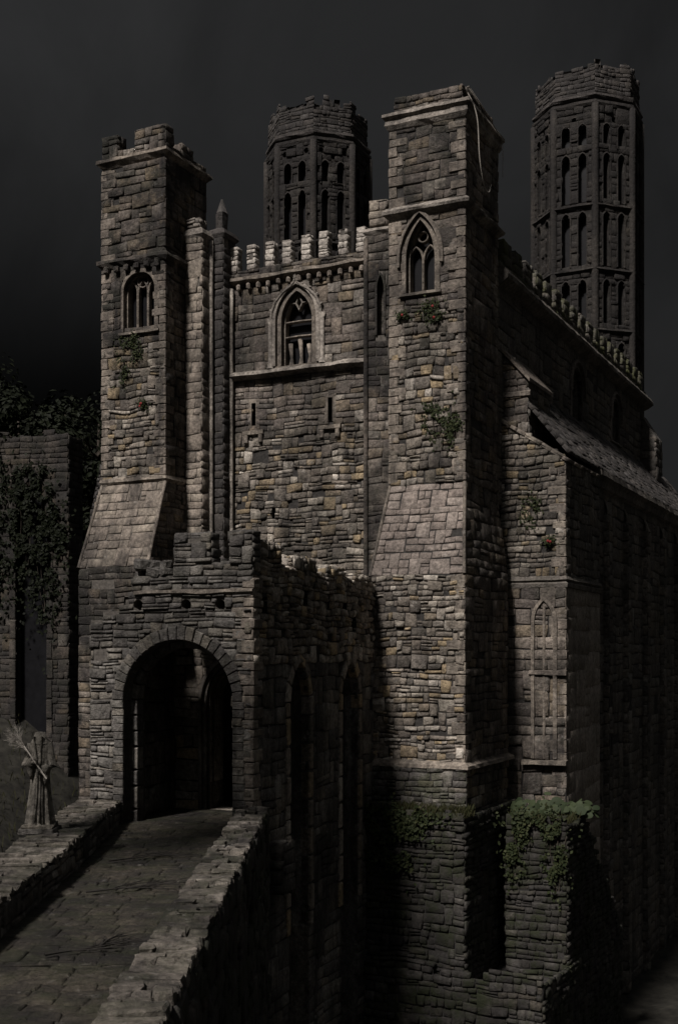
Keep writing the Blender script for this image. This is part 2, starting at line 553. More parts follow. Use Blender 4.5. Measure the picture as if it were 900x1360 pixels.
def quoins(mb, u, v, z0, z1, sx, sy, r=R, mat=0, long=.5, short=.26, pr=.05, h=(.24, .38)):
    """corner stones at (u, v); the block extends by sx / sy signs into the wall"""
    z, k = z0, 0
    while z < z1 - .1:
        hh = min(r.uniform(*h), z1 - z)
        a, b = (long, short) if k % 2 else (short, long)
        a *= r.uniform(.8, 1.15)
        b *= r.uniform(.8, 1.15)
        p = pr * r.uniform(.6, 1.2)
        cx, cy = u + sx * (a - p) / 2, v + sy * (b - p) / 2
        mb.bevbox((cx, cy, z + hh / 2), (a + p, b + p, hh - .018), .022, None, mat, .008, r)
        z += hh
        k += 1

def rough_block(mb, u0, u1, v0, v1, z0, z1, r=R, mat=0, core=1, top=True, **k):
    """masonry on all faces of a box"""
    masonry(mb, FRONT(v0), z0, z1, u0, u1, r=r, mat=mat, core=core, **k)
    masonry(mb, RIGHT(u1), z0, z1, v0, v1, r=r, mat=mat, core=core, **k)
    masonry(mb, LEFT(u0), z0, z1, -v1, -v0, r=r, mat=mat, core=core, **k)
    masonry(mb, BACK(v1), z0, z1, -u1, -u0, r=r, mat=mat, core=core, **k)
    if top:
        q = dict(k); q.pop('top', None)
        masonry(mb, TOP(z1), v0, v1, u0, u1, r=r, mat=mat, core=core, **q)

# ------------------------------------------------------------------ things
CASTLE = Matrix.Translation((3.8, 36.5, 0)) @ Matrix.Rotation(-math.radians(26.2), 4, 'Z')
PORCH = Matrix.Translation((-2.03, 28.3, 0)) @ Matrix.Rotation(-math.radians(20), 4, 'Z')
IDENT = Matrix.Identity(4)

def thing(name, label, cat, frame=IDENT, base=(0, 0, 0), group=None):
    o = bpy.data.objects.new(name, None)
    COL.objects.link(o)
    o.empty_display_size = .3
    o.matrix_world = frame @ Matrix.Translation(base)
    o['label'], o['category'] = label, cat
    if group: o['group'] = group
    o['_off'] = base
    return o

def tag(o, label, cat, group=None, kind=None):
    if label: o['label'] = label
    if cat: o['category'] = cat
    if group: o['group'] = group
    if kind: o['kind'] = kind
    return o

# ================================================================== RIGHT TOWER
rt = thing('castle_tower', 'tall pale rubble gate tower with pointed two-light window, beside the dark hall', 'tower', CASTLE, (-1.1, 1, -.3), 'gate towers')
r = random.Random(11)
TU0, TU1, TD = -2.45, 0.0, 3.0
win = Op(-1.43, .95, 15.3, 16.35, 17.5)
mb = MB()
fr = FRONT(0)
masonry(mb, fr, 9.35, 14.9, TU0, TU1, [], h=(.13, .29), w=(.16, .42), prot=(.0, .075), bev=.032, r=r, mat=3)            # rough rubble
masonry(mb, fr, 14.9, 17.85, TU0, TU1, [win.grow(.16)], h=(.22, .36), w=(.35, .8), prot=(.01, .04), bev=.02, r=r)
masonry(mb, fr, 17.85, 20.45, TU0, TU1, [], h=(.2, .38), w=(.25, .75), prot=(.0, .045), bev=.022, r=r, mat=4)
masonry(mb, RIGHT(TU1), 9.35, 20.45, 0, TD, h=(.22, .38), w=(.35, .8), prot=(.01, .05), r=r)
masonry(mb, LEFT(TU0), 6.0, 20.45, -TD, 0, h=(.25, .4), w=(.4, .9), prot=(.01, .05), r=r)
mb.quad(V3((TU0, TD, -9)), V3((TU1, TD, -9)), V3((TU1, TD, 20.45)), V3((TU0, TD, 20.45)), 1)
mb.quad(V3((TU0, 0, 20.3)), V3((TU1, 0, 20.3)), V3((TU1, TD, 20.3)), V3((TU0, TD, 20.3)), 1)
quoins(mb, TU0, 0, 9.4, 20.4, 1, 1, r, 2)
quoins(mb, TU1, 0, 9.4, 20.4, -1, 1, r, 2)
quoins(mb, TU1, TD, 9.4, 20.4, -1, -1, r, 2)
mb.build('wall', ['warm', 'mortar_dark', 'ashlar', 'rubble', 'warm_black'], rt)
# battered lower stage
BV, BU1, BU0 = -1.0, .36, -2.68
mb = MB()
sl = Fr((0, 0, 9.35), (1, 0, 0), (0, BV, -2.85), (0, -2.85, -BV))
SLL = math.hypot(1.0, 2.85)
slu = Fr((0, BV, 6.5), (1, 0, 0), (0, -BV, 2.85), (0, -2.85, -BV * -1))
slu = Fr((0, BV, 6.5), (1, 0, 0), (0, 1.0, 2.85), (0, -2.85, 1.0))
masonry(mb, slu, 0, SLL, lambda t: BU0 + (TU0 - BU0) * t / SLL, lambda t: BU1 + (TU1 - BU1) * t / SLL, h=(.2, .3), w=(.25, .55), prot=(.0, .03), bev=.015, gap=.026, r=r, wob=.04, mat=5)
sr = Fr((BU1, 0, 6.5), (0, 1, 0), (-.36, 0, 2.85), (2.85, 0, .36))
SRL = math.hypot(.36, 2.85)
masonry(mb, sr, 0, SRL, lambda t: BV + 1.0 * t / SRL, TD, h=(.22, .36), w=(.35, .8), r=r)
masonry(mb, FRONT(BV), .8, 6.5, BU0, BU1, h=(.1, .25), w=(.14, .42), prot=(.0, .075), bev=.03, r=r, split=.15, miss=.03, mat=3)
masonry(mb, RIGHT(BU1), -1.5, 6.5, BV, TD, h=(.2, .36), w=(.35, .8), r=r)
masonry(mb, LEFT(BU0), -1.5, 6.5, -TD, -BV, h=(.25, .4), w=(.4, .9), r=r)
masonry(mb, FRONT(BV - .15), -1.5, .8, BU0 - .12, BU1 + .12, h=(.13, .26), w=(.2, .55), prot=(.0, .05), bev=.025, r=r, mat=4)
quoins(mb, BU1, BV, .8, 6.5, -1, 1, r, 2, pr=.04)
quoins(mb, BU0, BV, .8, 6.5, 1, 1, r, 2, pr=.04)
# weathered edge rolls of the slope
for (p, q) in (((BU0, BV, 6.5), (TU0, 0, 9.35)), ((BU1, BV, 6.5), (TU1, 0, 9.35))):
    mb.tube([V3(p).lerp(V3(q), k / 6) + V3((r.uniform(-.01, .01), -.02, 0)) for k in range(7)], .055, 6, 2)
mb.build('battered_base', ['warm', 'mortar_dark', 'ashlar', 'rubble_bright', 'mossy_base', 'batter'], rt)
mb = MB()
mould_rect(mb, BU0, BU1, BV, TD - .02, [(.02, .95), (.17, .84), (.19, .74), (.02, .72)])
mb.build('plinth_course', 'ashlar', rt)
mb = MB()
mould_rect(mb, TU0, TU1, 0, TD, [(.0, 18.02), (.1, 17.98), (.22, 17.86), (.2, 17.78), (.08, 17.68), (0, 17.62)])
mb.build('string_course', 'pale', rt)
mb = MB()
mould_rect(mb, TU0, TU1, 0, TD, [(0, 20.98), (.2, 20.9), (.22, 20.8), (.12, 20.72), (.14, 20.55), (.05, 20.42), (0, 20.38)])
mb.build('cornice', 'pale', rt)
mb = MB()
def rag(seed, base, amp):
    return lambda a: base + amp * noise.noise(V3((a * 1.7, seed, 0))) + amp * .6 * noise.noise(V3((a * 4.1, seed + 9, 0)))
rk = dict(h=(.14, .22), w=(.2, .45), prot=(.01, .05))
tp = rag(1.5, 21.45, .22)
masonry(mb, FRONT(.05), 20.9, 21.75, TU0 + .12, TU1 - .1, top=tp, r=r, **rk)
masonry(mb, BACK(.4), 20.9, 21.75, -(TU1 - .1), -(TU0 + .12), top=lambda a: tp(-a), r=r, **rk)
masonry(mb, RIGHT(TU1 - .1), 20.9, 21.8, .05, TD - .1, top=rag(4.2, 21.5, .2), r=r, **rk)
masonry(mb, LEFT(TU1 - .45), 20.9, 21.8, -TD + .1, -.05, top=rag(5.2, 21.5, .2), r=r, **rk)
masonry(mb, RIGHT(TU0 + .45), 20.9, 21.6, .05, TD - .1, top=rag(6.2, 21.35, .2), r=r, **rk)
masonry(mb, LEFT(TU0 + .12), 20.9, 21.6, -TD + .1, -.05, top=rag(6.2, 21.35, .2), r=r, **rk)
mb.build('broken_parapet', ['warm_black', 'mortar_dark'], rt)

def gothic_window(parent, fr, op, lights=2, frame_t=.16, pane_d=.42, hood=True, frame_m='ashlar', c1=.06, bars=(), tracery=True, pane=True, bw=.075):
    mb = MB()
    arch_ring(mb, fr, op, frame_t, -.4, c1, 0, 0, .03)
    arch_ring(mb, fr, op, .0, -.4, -.12, 0, -.07, .02)
    reveal(mb, fr, op, .5, 0, -.02)
    a, b = op.cx - op.w / 2 - frame_t, op.cx + op.w / 2 + frame_t
    mould_line(mb, fr, a - .06, b + .06, [(-.1, op.z0 + .02), (.1, op.z0 - .03), (.12, op.z0 - .12), (-.1, op.z0 - .16)])
    w = mb.build('window', frame_m, parent)
    if hood:
        mb = MB()
        g = Op(op.cx, op.w, op.zs - .25, op.zs, op.za)
        arch_ring(mb, fr, g, frame_t + .14, 0, .15, 0, frame_t + .03, .05)
        mb.build('hood_mould', frame_m, w)
    if pane:
        mb = MB()
        panel(mb, fr, op, pane_d)
        mb.build('pane', 'pane', w)
    for k in range(1, lights):
        x = op.cx - op.w / 2 + op.w * k / lights
        mb = MB()
        bar(mb, fr, [(x, op.z0), (x, op.zs + (.3 if not tracery else 0))], bw, -.36, -.16)
        mb.build('mullion', frame_m, w)
    if tracery:
        mb = MB()
        lw = op.w / lights
        for k in range(lights):
            s = Op(op.cx - op.w / 2 + lw * (k + .5), lw * .92, op.zs - .02, op.zs, op.zs + lw * .85)
            o = s.outline(8, 1)
            bar(mb, fr, o, bw * .8, -.34, -.18)
        rr = op.w * .17
        bar(mb, fr, arc(op.cx, op.zs + (op.za - op.zs) * .60, rr, 0, 2 * PI, 16), bw * .7, -.34, -.18)
        mb.build('tracery', frame_m, w)
    for z in bars:
        mb = MB()
        bar(mb, fr, [(op.cx - op.w / 2, z), (op.cx, z + .02), (op.cx + op.w / 2, z)], bw, -.33, -.14)
        mb.build('transom', frame_m, w)
    return w
gothic_window(rt, FRONT(0), win, 2, .15)

# ================================================================== LEFT TOWER
lt = thing('castle_tower', 'gate tower with soot-blackened top, three-light window and two merlons, left end of the front', 'tower', CASTLE, (-12.2, 1, -.3), 'gate towers')
r = random.Random(23)
A0, A1 = -13.5, -10.87
win2 = Op(-11.92, 1.3, 15.35, 16.75, 17.35)
mb = MB()
masonry(mb, FRONT(0), 10.05, 14.9, A0, A1, h=(.13, .29), w=(.16, .45), prot=(.0, .075), bev=.032, r=r, mat=4)
masonry(mb, FRONT(0), 14.9, 17.85, A0, A1, [win2.grow(.15)], h=(.2, .34), w=(.35, .8), prot=(.02, .05), r=r, mat=3)
masonry(mb, FRONT(0), 17.85, 21.2, A0, A1, h=(.2, .36), w=(.35, .8), prot=(.01, .07), r=r, mat=3, miss=.03)
masonry(mb, RIGHT(A1), 6, 21.2, 0, 2.6, h=(.24, .38), w=(.35, .8), r=r, mat=3)
masonry(mb, LEFT(A0), 6, 21.2, -2.6, 0, h=(.24, .38), w=(.35, .8), r=r)
mb.quad(V3((A0, 2.6, -9)), V3((A1, 2.6, -9)), V3((A1, 2.6, 21.3)), V3((A0, 2.6, 21.3)), 1)
mb.quad(V3((A0, 0, 21.2)), V3((A1, 0, 21.2)), V3((A1, 2.6, 21.2)), V3((A0, 2.6, 21.2)), 1)
quoins(mb, A1, 0, 10, 17.5, -1, 1, r, 2)
quoins(mb, A0, 0, 10, 21.1, 1, 1, r, 2)
quoins(mb, A1, 0, 18.1, 21.1, -1, 1, r, 3)
mb.build('wall', ['warm', 'mortar_dark', 'ashlar', 'warm_black', 'rubble'], lt)
mb = MB()
LV, LU0 = -1.05, -13.72
LH = 10.05 - 7.1
ll = math.hypot(1.05, LH)
masonry(mb, Fr((0, LV, 7.1), (1, 0, 0), (0, 1.05, LH), (0, -LH, 1.05)), 0, ll, lambda t: LU0 + (A0 - LU0) * t / ll, A1 + .03, h=(.24, .36), w=(.35, .7), prot=(.01, .03), bev=.015, gap=.022, r=r, wob=.03, mat=2)
masonry(mb, RIGHT(A1 + .03), 7.1, 10.05, lambda z: LV + (z - 7.1) / LH * 1.05, 2.6, r=r, mat=0)
masonry(mb, LEFT(LU0 + .1), 7.1, 10.05, -2.6, lambda z: -(LV + (z - 7.1) / LH * 1.05), r=r, mat=0)
masonry(mb, FRONT(LV), -9, 7.1, LU0, A1 + .03, h=(.2, .34), w=(.35, .8), prot=(.01, .04), r=r, mat=3)
masonry(mb, RIGHT(A1 + .03), -9, 7.1, LV, 2.6, r=r, h=(.24, .4), w=(.4, .9), mat=3)
masonry(mb, LEFT(LU0), -9, 7.1, -2.6, -LV, r=r, h=(.24, .4), w=(.4, .9), mat=3)
for (p, q) in (((LU0, LV, 7.1), (A0, 0, 10.05)), ((A1 + .03, LV, 7.1), (A1 + .03, 0, 10.05))):
    mb.tube([V3(p).lerp(V3(q), k / 6) + V3((r.uniform(-.01, .01), -.02, 0)) for k in range(7)], .06, 6, 2)
mb.build('battered_base', ['warm', 'mortar', 'ashlar', 'warm_black'], lt)
mb = MB()
mould_rect(mb, A0, A1, 0, 2.6, [(.0, 10.3), (.06, 10.26), (.1, 10.14), (.05, 10.08), (0, 10.02)])
mb.build('string_course', 'ashlar', lt)
mb = MB()
mould_rect(mb, A0, A1, 0, 2.6, [(.0, 18.0), (.14, 17.9), (.16, 17.8), (.06, 17.66), (0, 17.6)], j=.03)
mb.build('string_course', 'warm_black', lt)
for k in range(6):
    mb = MB()
    x = A0 + .25 + k * (A1 - A0 - .5) / 5
    mb.bevbox((x, -.09, 17.56), (.2, .22, .24 + r.uniform(-.05, .08)), .04, None, 0, .02, r)
    mb.build('corbel', 'warm_black', lt)
mb = MB()
mould_rect(mb, A0, A1, 0, 2.6, [(.0, 21.52), (.16, 21.46), (.17, 21.36), (.07, 21.24), (0, 21.16)], j=.02)
mb.build('cornice', 'ashlar', lt)
for (a, b, c, d, e, z) in ((A0, A0 + .66, -.02, .45, 21.5, 22.3), (A0 + 1.4, A1 + .02, -.02, .45, 21.5, 22.3), (A0, A0 + .42, 1.2, 2.0, 21.5, 22.0), (A1 - .4, A1 + .02, 1.0, 1.7, 21.5, 22.0)):
    mb = MB()
    rough_block(mb, a, b, c, d, e, z, r, h=(.16, .26), w=(.22, .45), prot=(.01, .05))
    mb.build('merlon', ['warm_black', 'mortar_dark'], lt)
mb = MB()
rough_block(mb, A0 + .7, A0 + 1.36, 0, .42, 21.5, 21.72, r, h=(.1, .2), w=(.2, .4))
rough_block(mb, A1 - .4, A1 - .02, .4, 2.6, 21.5, 21.7, r, h=(.1, .2), w=(.2, .4))
rough_block(mb, A0 + .02, A0 + .4, .4, 2.6, 21.5, 21.7, r, h=(.1, .2), w=(.2, .4))
rough_block(mb, A0 + .4, A1 - .4, 2.2, 2.6, 21.5, 21.7, r, h=(.1, .2), w=(.2, .4))
mb.build('parapet', ['warm_black', 'mortar_dark'], lt)
gothic_window(lt, FRONT(0), win2, 3, .13, hood=False, frame_m='ashlar', bw=.09, tracery=True)
# buttress on the far left flank of the left tower
mb = MB()
bl = math.hypot(1.1, 4.2)
masonry(mb, FRONT(.9), 9.4, 13.6, lambda z: -14.6 + (z - 9.4) / 4.2 * 1.1, A0, r=r, h=(.2, .34), w=(.3, .7))
masonry(mb, FRONT(.9), -9, 9.4, -14.75, A0, r=r, h=(.22, .36), w=(.35, .8))
masonry(mb, LEFT(-14.75), -9, 9.4, -2.3, -.9, r=r, h=(.25, .4), w=(.4, .9))
masonry(mb, Fr((-14.7, 0, 9.4), (0, -1, 0), (1.1, 0, 4.2), (-4.2, 0, 1.1)), 0, bl, -2.3, -.9, r=r)
mb.build('flank_buttress', ['soot', 'mortar_dark'], lt)

# ================================================================== CURTAIN WALL BETWEEN
cw = thing('curtain_wall', 'recessed battlemented wall with traceried window, ledge and arrow slits between the two gate towers', 'wall', CASTLE, (-7, 2.6, -.3))
r = random.Random(31)
CV = 2.5
cwin = Op(-7.08, 1.2, 14.2, 15.75, 16.75)
slits = [Rect(-8.8, .17, 12.15, 13.0), Rect(-5.78, .17, 12.1, 12.92), Rect(-8.02, .13, 8.78, 9.25)]
mb = MB()
C0, C1 = -10.4, -3.1
masonry(mb, FRONT(CV), 4.5, 12.0, C0, C1, [slits[2]], h=(.1, .27), w=(.15, .5), prot=(.0, .075), bev=.03, r=r, split=.15, miss=.03, mat=2)
masonry(mb, FRONT(CV), 12.0, 13.85, C0, C1, slits[:2], h=(.15, .28), w=(.3, .7), prot=(.01, .05), r=r)
masonry(mb, FRONT(CV), 13.85, 17.15, C0, C1, [cwin.grow(.3)], h=(.2, .34), w=(.35, .9), prot=(.01, .05), r=r)
for s in slits:
    reveal(mb, FRONT(CV), s, .6, 1)
mb.quad(V3((C0, CV, -9)), V3((C1, CV, -9)), V3((C1, CV, 4.5)), V3((C0, CV, 4.5)), 1)
mb.quad(V3((C0, CV + 1, -9)), V3((C1, CV + 1, -9)), V3((C1, CV + 1, 17.1)), V3((C0, CV + 1, 17.1)), 1)
mb.quad(V3((C0, CV, 17.16)), V3((C1, CV, 17.16)), V3((C1, CV + 1, 17.16)), V3((C0, CV + 1, 17.16)), 1)
mb.build('wall', ['warm', 'mortar_dark', 'rubble'], cw)
for s in slits[:2]:
    mb = MB()
    arch_ring(mb, FRONT(CV), s, .13, -.1, .05, 0, 0, .02)
    mould_line(mb, FRONT(CV), s.cx - .42, s.cx + .42, [(-.05, s.z0 - .1), (.13, s.z0 - .13), (.13, s.z0 - .26), (-.05, s.z0 - .3)])
    for k in (-1, 1):
        mb.bevbox((s.cx + k * .3, CV - .04, s.z0 - .42), (.16, .2, .3), .03, None, 0, .01, r)
    sl_o = mb.build('arrow_slit', 'ashlar', cw)
    mb = MB()
    panel(mb, FRONT(CV), s, .5)
    mb.build('pane', 'pane', sl_o)
mb = MB()
panel(mb, FRONT(CV), slits[2], .5)
mb.build('arrow_slit', 'pane', cw)
mb = MB()
mould_line(mb, FRONT(CV), C0, C1, [(-.05, 14.18), (.12, 14.12), (.3, 14.04), (.32, 13.95), (.14, 13.86), (-.05, 13.82)], j=.015, droop=.05)
mb.build('string_course', 'pale', cw)
w = gothic_window(cw, FRONT(CV), cwin, 2, .17, hood=False, bars=(15.2, 15.72), tracery=False, bw=.06)
for o in [c for c in w.children if c.name.startswith('mullion')]:
    bpy.data.objects.remove(o)
fr = FRONT(CV)
mb = MB()
arch_ring(mb, fr, cwin, .34, -.05, .14, 0, .2, .03)
mb.build('outer_order', 'pale', w)
for s in (-1, 1):
    mb = MB()
    x = cwin.cx + s * (cwin.w / 2 + .42)
    mb.tube([fr.P(x, 14.15, .1), fr.P(x, 15.7, .1)], .07, 8)
    mb.tube([fr.P(x, 15.66, .1), fr.P(x, 15.85, .1)], [.07, .13], 8)
    mb.tube([fr.P(x, 14.12, .1), fr.P(x, 14.3, .1)], [.13, .08], 8)
    mb.build('shaft', 'pale', w)
mb = MB()                                                        # ogee hood running up to a finial
for s in (-1, 1):
    pts = [(cwin.cx + s * .98, 15.78), (cwin.cx + s * .95, 16.1), (cwin.cx + s * .78, 16.45), (cwin.cx + s * .5, 16.72), (cwin.cx + s * .22, 16.88), (cwin.cx + s * .08, 17.02), (cwin.cx, 17.2)]
    bar(mb, fr, pts, .09, 0, .17)
    for k in (1, 2, 3, 4):
        mb.bevbox(fr.P(pts[k][0] + s * .05, pts[k][1] + .06, .1), (.1, .1, .1), .03, None, 0, .015, r)
mb.bevbox(fr.P(cwin.cx, 17.22, .12), (.16, .16, .22), .05, None, 0, .015, r)
mb.build('hood_mould', 'pale', w)
mb = MB()                                                        # hanging cusps in the head
bar(mb, fr, [(cwin.cx - .55, 15.95), (cwin.cx - .35, 16.38), (cwin.cx - .12, 16.36), (cwin.cx, 16.12), (cwin.cx + .12, 16.36), (cwin.cx + .35, 16.38), (cwin.cx + .55, 15.95)], .07, -.3, -.12)
bar(mb, fr, [(cwin.cx - .12, 16.36), (cwin.cx, 16.66), (cwin.cx + .12, 16.36)], .06, -.3, -.12)
mb.build('tracery', 'pale', w)
for k, (x, h) in enumerate(((-.36, .8), (.02, .92), (.36, .72))):       # broken stubs left of the lower lights
    mb = MB()
    mb.tube([fr.P(cwin.cx + x, 14.2, -.25), fr.P(cwin.cx + x + .02, 14.5, -.25), fr.P(cwin.cx + x - .03, 14.2 + h, -.25)], [.1, .055, .085], 7)
    mb.build('baluster', 'ashlar', w)
# cornice on corbels and the battlement
mb = MB()
mould_line(mb, fr, C0, C1, [(-.05, 17.5), (.24, 17.45), (.26, 17.34), (.1, 17.24), (-.05, 17.2)], j=.018, droop=.06)
mb.build('cornice', 'ashlar', cw)
n = 15
for k in range(n):
    mb = MB()
    x = -9.75 + k * (5.6 / (n - 1))
    mb.bevbox((x, CV - .1, 17.12 + r.uniform(-.02, .02)), (.15, .24, .24), .05, None, 0, .012, r)
    mb.build('corbel', 'ashlar', cw)
mb = MB()
masonry(mb, FRONT(CV - .12), 17.46, 17.7, C0, C1, h=(.11, .2), w=(.25, .5), r=r, mat=0)
masonry(mb, BACK(CV + .25), 17.46, 17.7, -C1, -C0, h=(.14, .2), w=(.25, .5), r=r, mat=0)
masonry(mb, TOP(17.7), CV - .12, CV + .25, C0, C1, h=(.2, .3), w=(.3, .5), r=r, mat=0)
mb.build('parapet', ['warm_black', 'mortar_dark'], cw)
for k in range(8):
    x = -9.55 + k * .71 + r.uniform(-.04, .04)
    mb = MB()
    rough_block(mb, x - .165, x + .165, CV - .14, CV + .2, 17.7, 18.55 + r.uniform(-.07, .07), r, h=(.13, .24), w=(.2, .4), prot=(.0, .03), wob=.02, bev=.015, span=0)
    mb.build('merlon', ['merlon_pale', 'mortar'], cw)
mb = MB()
mb.quad(V3((C0, CV + .3, 17.3)), V3((C1, CV + .3, 17.3)), V3((C1, CV + 4, 18.2)), V3((C0, CV + 4, 18.2)))
mb.quad(V3((C0, CV + 4, 18.2)), V3((C1, CV + 4, 18.2)), V3((C1, CV + 8, 16)), V3((C0, CV + 8, 16)))
mb.build('roof', 'lead', cw)
# attached piers either side of the recess
def pier(u0, u1, v0, v1, z0, z1, m, capz=.3, capm='ashlar', seed=1, lancet=None):
    rr = random.Random(seed)
    mb = MB()
    ops = [lancet.grow(.06)] if lancet else []
    masonry(mb, FRONT(v0), z0, z1, u0, u1, ops, h=(.22, .38), w=(.3, .7), prot=(.005, .03), r=rr)
    masonry(mb, RIGHT(u1), z0, z1, v0, v1, h=(.22, .38), w=(.3, .7), prot=(.005, .03), r=rr)
    masonry(mb, LEFT(u0), z0, z1, -v1, -v0, h=(.22, .38), w=(.3, .7), prot=(.005, .03), r=rr)
    mb.quad(V3((u0, v0, z1)), V3((u1, v0, z1)), V3((u1, v1, z1)), V3((u0, v1, z1)), 1)
    p = mb.build('pier', [m, 'mortar'], cw)
    mb = MB()
    mould_rect(mb, u0, u1, v0, v1, [(-.2, z1 + capz), (.05, z1 + capz * .6), (.1, z1 + .06), (.03, z1 - .06), (0, z1 - .08)], j=.015)
    mb.quad(V3((u0 + .2, v0 + .2, z1 + capz)), V3((u1 - .2, v0 + .2, z1 + capz)), V3((u1 - .2, v1 - .2, z1 + capz)), V3((u0 + .2, v1 - .2, z1 + capz)))
    mb.build('cap', capm, p)
    if lancet:
        mb = MB()
        f = FRONT(v0)
        reveal(mb, f, lancet, .3)
        panel(mb, f, lancet, .28)
        arch_ring(mb, f, lancet, .07, -.1, .05)
        mb.build('niche', 'warm_black', p)
    return p
pA = pier(-10.84, -10.15, 1.2, 2.6, 4, 18.75, 'ashlar', .4, 'pale', 41)
mb = MB()
rough_block(mb, -10.82, -10.28, 1.25, 1.75, 19.1, 19.42, random.Random(3), h=(.12, .2), w=(.2, .35))
mb.build('broken_top', ['pale', 'mortar'], pA)
pB = pier(-10.2, -9.68, 1.85, 2.7, 4, 18.9, 'soot', .35, 'soot', 42)
mb = MB()
mb.bevbox((-9.95, 2.2, 19.5), (.34, .34, .7), .06, None, 0, .03)
mb.tube([V3((-9.95, 2.2, 19.8)), V3((-9.95, 2.2, 20.3))], [.2, .03], 6)
mb.build('pinnacle', 'soot', pB)
mb = MB()
for x, y, z0, z1 in ((-10.12, 1.72, 4, 18.7), (-9.66, 2.32, 4, 17.1)):
    mb.tube([V3((x, y, z0 + (z1 - z0) * k / 12)) for k in range(13)], .1, 8)
mb.build('shaft', 'pale', cw)
pC = pier(-4.02, -2.4, 1.6, 2.6, 4, 17.95, 'warm_black', .25, 'pale', 43, Op(-3.5, .24, 14.6, 16.1, 16.55))  # darker stone paints in the shaded crease beside the tower
mb = MB()
rough_block(mb, -3.9, -3.3, 1.6, 2.2, 18.15, 19.0, random.Random(5), h=(.2, .3), w=(.3, .6))
mb.build('broken_top', ['ashlar', 'mortar'], pC)
mb = MB()
mb.tube([V3((-4.02, 1.56, 4 + 13.8 * k / 12)) for k in range(13)], .08, 8)
mb.build('shaft', 'warm_black', cw)  # dark like its pier, the crease's shade is in the colour

# ================================================================== HALL (nave, aisle and its west buttress)
hall = thing('great_hall', 'long dark hall with moss-grown battlements, clerestory windows and lower aisle behind the right tower', 'building', CASTLE, (1, 14, -9))
r = random.Random(53)
NV1 = 25.2
cw1 = Op(12.7, 1.5, 13.3, 14.7, 15.5)
cw2 = Op(19.2, 1.4, 13.6, 14.8, 15.5)
mb = MB()
masonry(mb, RIGHT(0), 9, 16.2, 3.0, NV1, [cw1, cw2], h=(.28, .45), w=(.5, 1.1), prot=(.005, .03), r=r)
mb.quad(V3((-8, NV1, -9)), V3((0, NV1, -9)), V3((0, NV1, 16.9)), V3((-8, NV1, 16.9)), 1)
mb.quad(V3((-8, 3, -9)), V3((-8, NV1, -9)), V3((-8, NV1, 16.9)), V3((-8, 3, 16.9)), 1)
mb.quad(V3((-8, 4, 16.5)), V3((0, 4, 16.5)), V3((0, NV1, 16.5)), V3((-8, NV1, 16.5)), 1)
for o in (cw1, cw2): reveal(mb, RIGHT(0), o, .5, 0)
mb.build('clerestory_wall', ['dark', 'mortar_dark'], hall)
for o in (cw1, cw2):
    gothic_window(hall, RIGHT(0), o, 2, .16, hood=True, frame_m='dark', bw=.12)
mb = MB()
mould_line(mb, RIGHT(0), 3.0, NV1 + .4, [(-.05, 16.72), (.3, 16.66), (.4, 16.5), (.38, 16.36), (.15, 16.2), (-.05, 16.12)], j=.02)
mb.build('cornice', 'dark', hall)
mb = MB()
masonry(mb, RIGHT(.08), 16.7, 16.95, 3.0, NV1, h=(.2, .26), w=(.4, .8), r=r)
masonry(mb, LEFT(-.3), 16.7, 16.95, -NV1, -3.0, h=(.2, .26), w=(.4, .8), r=r)
masonry(mb, TOP(16.95), 3.0, NV1, -.3, .08, h=(.3, .5), w=(.3, .5), r=r)
mb.build('parapet', ['green_parapet', 'mortar_dark'], hall)
for k in range(18):
    v = 3.5 + k * 1.2
    mb = MB()
    rough_block(mb, -.3, .08, v, v + .72, 16.95, 17.75 + r.uniform(-.05, .05), r, h=(.25, .35), w=(.35, .6))
    mb.build('merlon', ['green_parapet', 'mortar_dark'], hall)
# end buttress of the clerestory
mb = MB()
rough_block(mb, 0, .75, NV1 - .8, NV1 + .6, 6, 14.6, r, h=(.3, .45), w=(.5, 1))
mb.add([V3(p) for p in ((0, NV1 - .8, 15.8), (.75, NV1 - .8, 14.6), (.75, NV1 + .6, 14.6), (0, NV1 + .6, 15.8), (0, NV1 - .8, 14.6), (0, NV1 + .6, 14.6))], [(0, 1, 2, 3), (0, 4, 1), (3, 2, 5)], 0)
mb.build('buttress', ['dark', 'mortar_dark'], hall)
# aisle
AU = 1.95
mb = MB()
sls = [Rect(14.3, .14, 4.6, 5.6), Rect(17.2, .14, 4.6, 5.6)]
masonry(mb, RIGHT(AU), -9, 10.2, 7.5, 30, sls, h=(.3, .5), w=(.5, 1.2), prot=(.005, .03), r=r)
for o in sls: reveal(mb, RIGHT(AU), o, .5, 0)
for v in (9.2, 12.3, 15.8, 19.2, 22.6, 26):
    rough_block(mb, AU - .1, AU + .22, v, v + .5, -9, 9.2, r, h=(.35, .5), w=(.4, .8), top=False)
    mb.add([V3(p) for p in ((AU, v, 9.8), (AU + .24, v, 9.2), (AU + .24, v + .5, 9.2), (AU, v + .5, 9.8))], [(0, 1, 2, 3)], 0)
mb.build('aisle_wall', ['dark', 'mortar_dark'], hall)
for o in sls:
    mb = MB()
    panel(mb, RIGHT(AU), o, .4)
    panel(mb, RIGHT(AU), Rect(o.cx, .5, 5.15, 5.29), -.034)
    mb.build('arrow_slit', 'pane', hall)
mb = MB()
mould_line(mb, RIGHT(AU), 7.6, 30, [(-.05, 10.75), (.3, 10.66), (.34, 10.45), (.2, 10.3), (.16, 10.1), (-.05, 10.0)], j=.02)
mb.build('cornice', 'dark', hall)
mb = MB()
rl = math.hypot(AU + .25, 2.75)
rf = Fr((AU + .27, 0, 10.66), (0, 1, 0), (-(AU + .25), 0, 2.75), (2.75, 0, AU + .25))
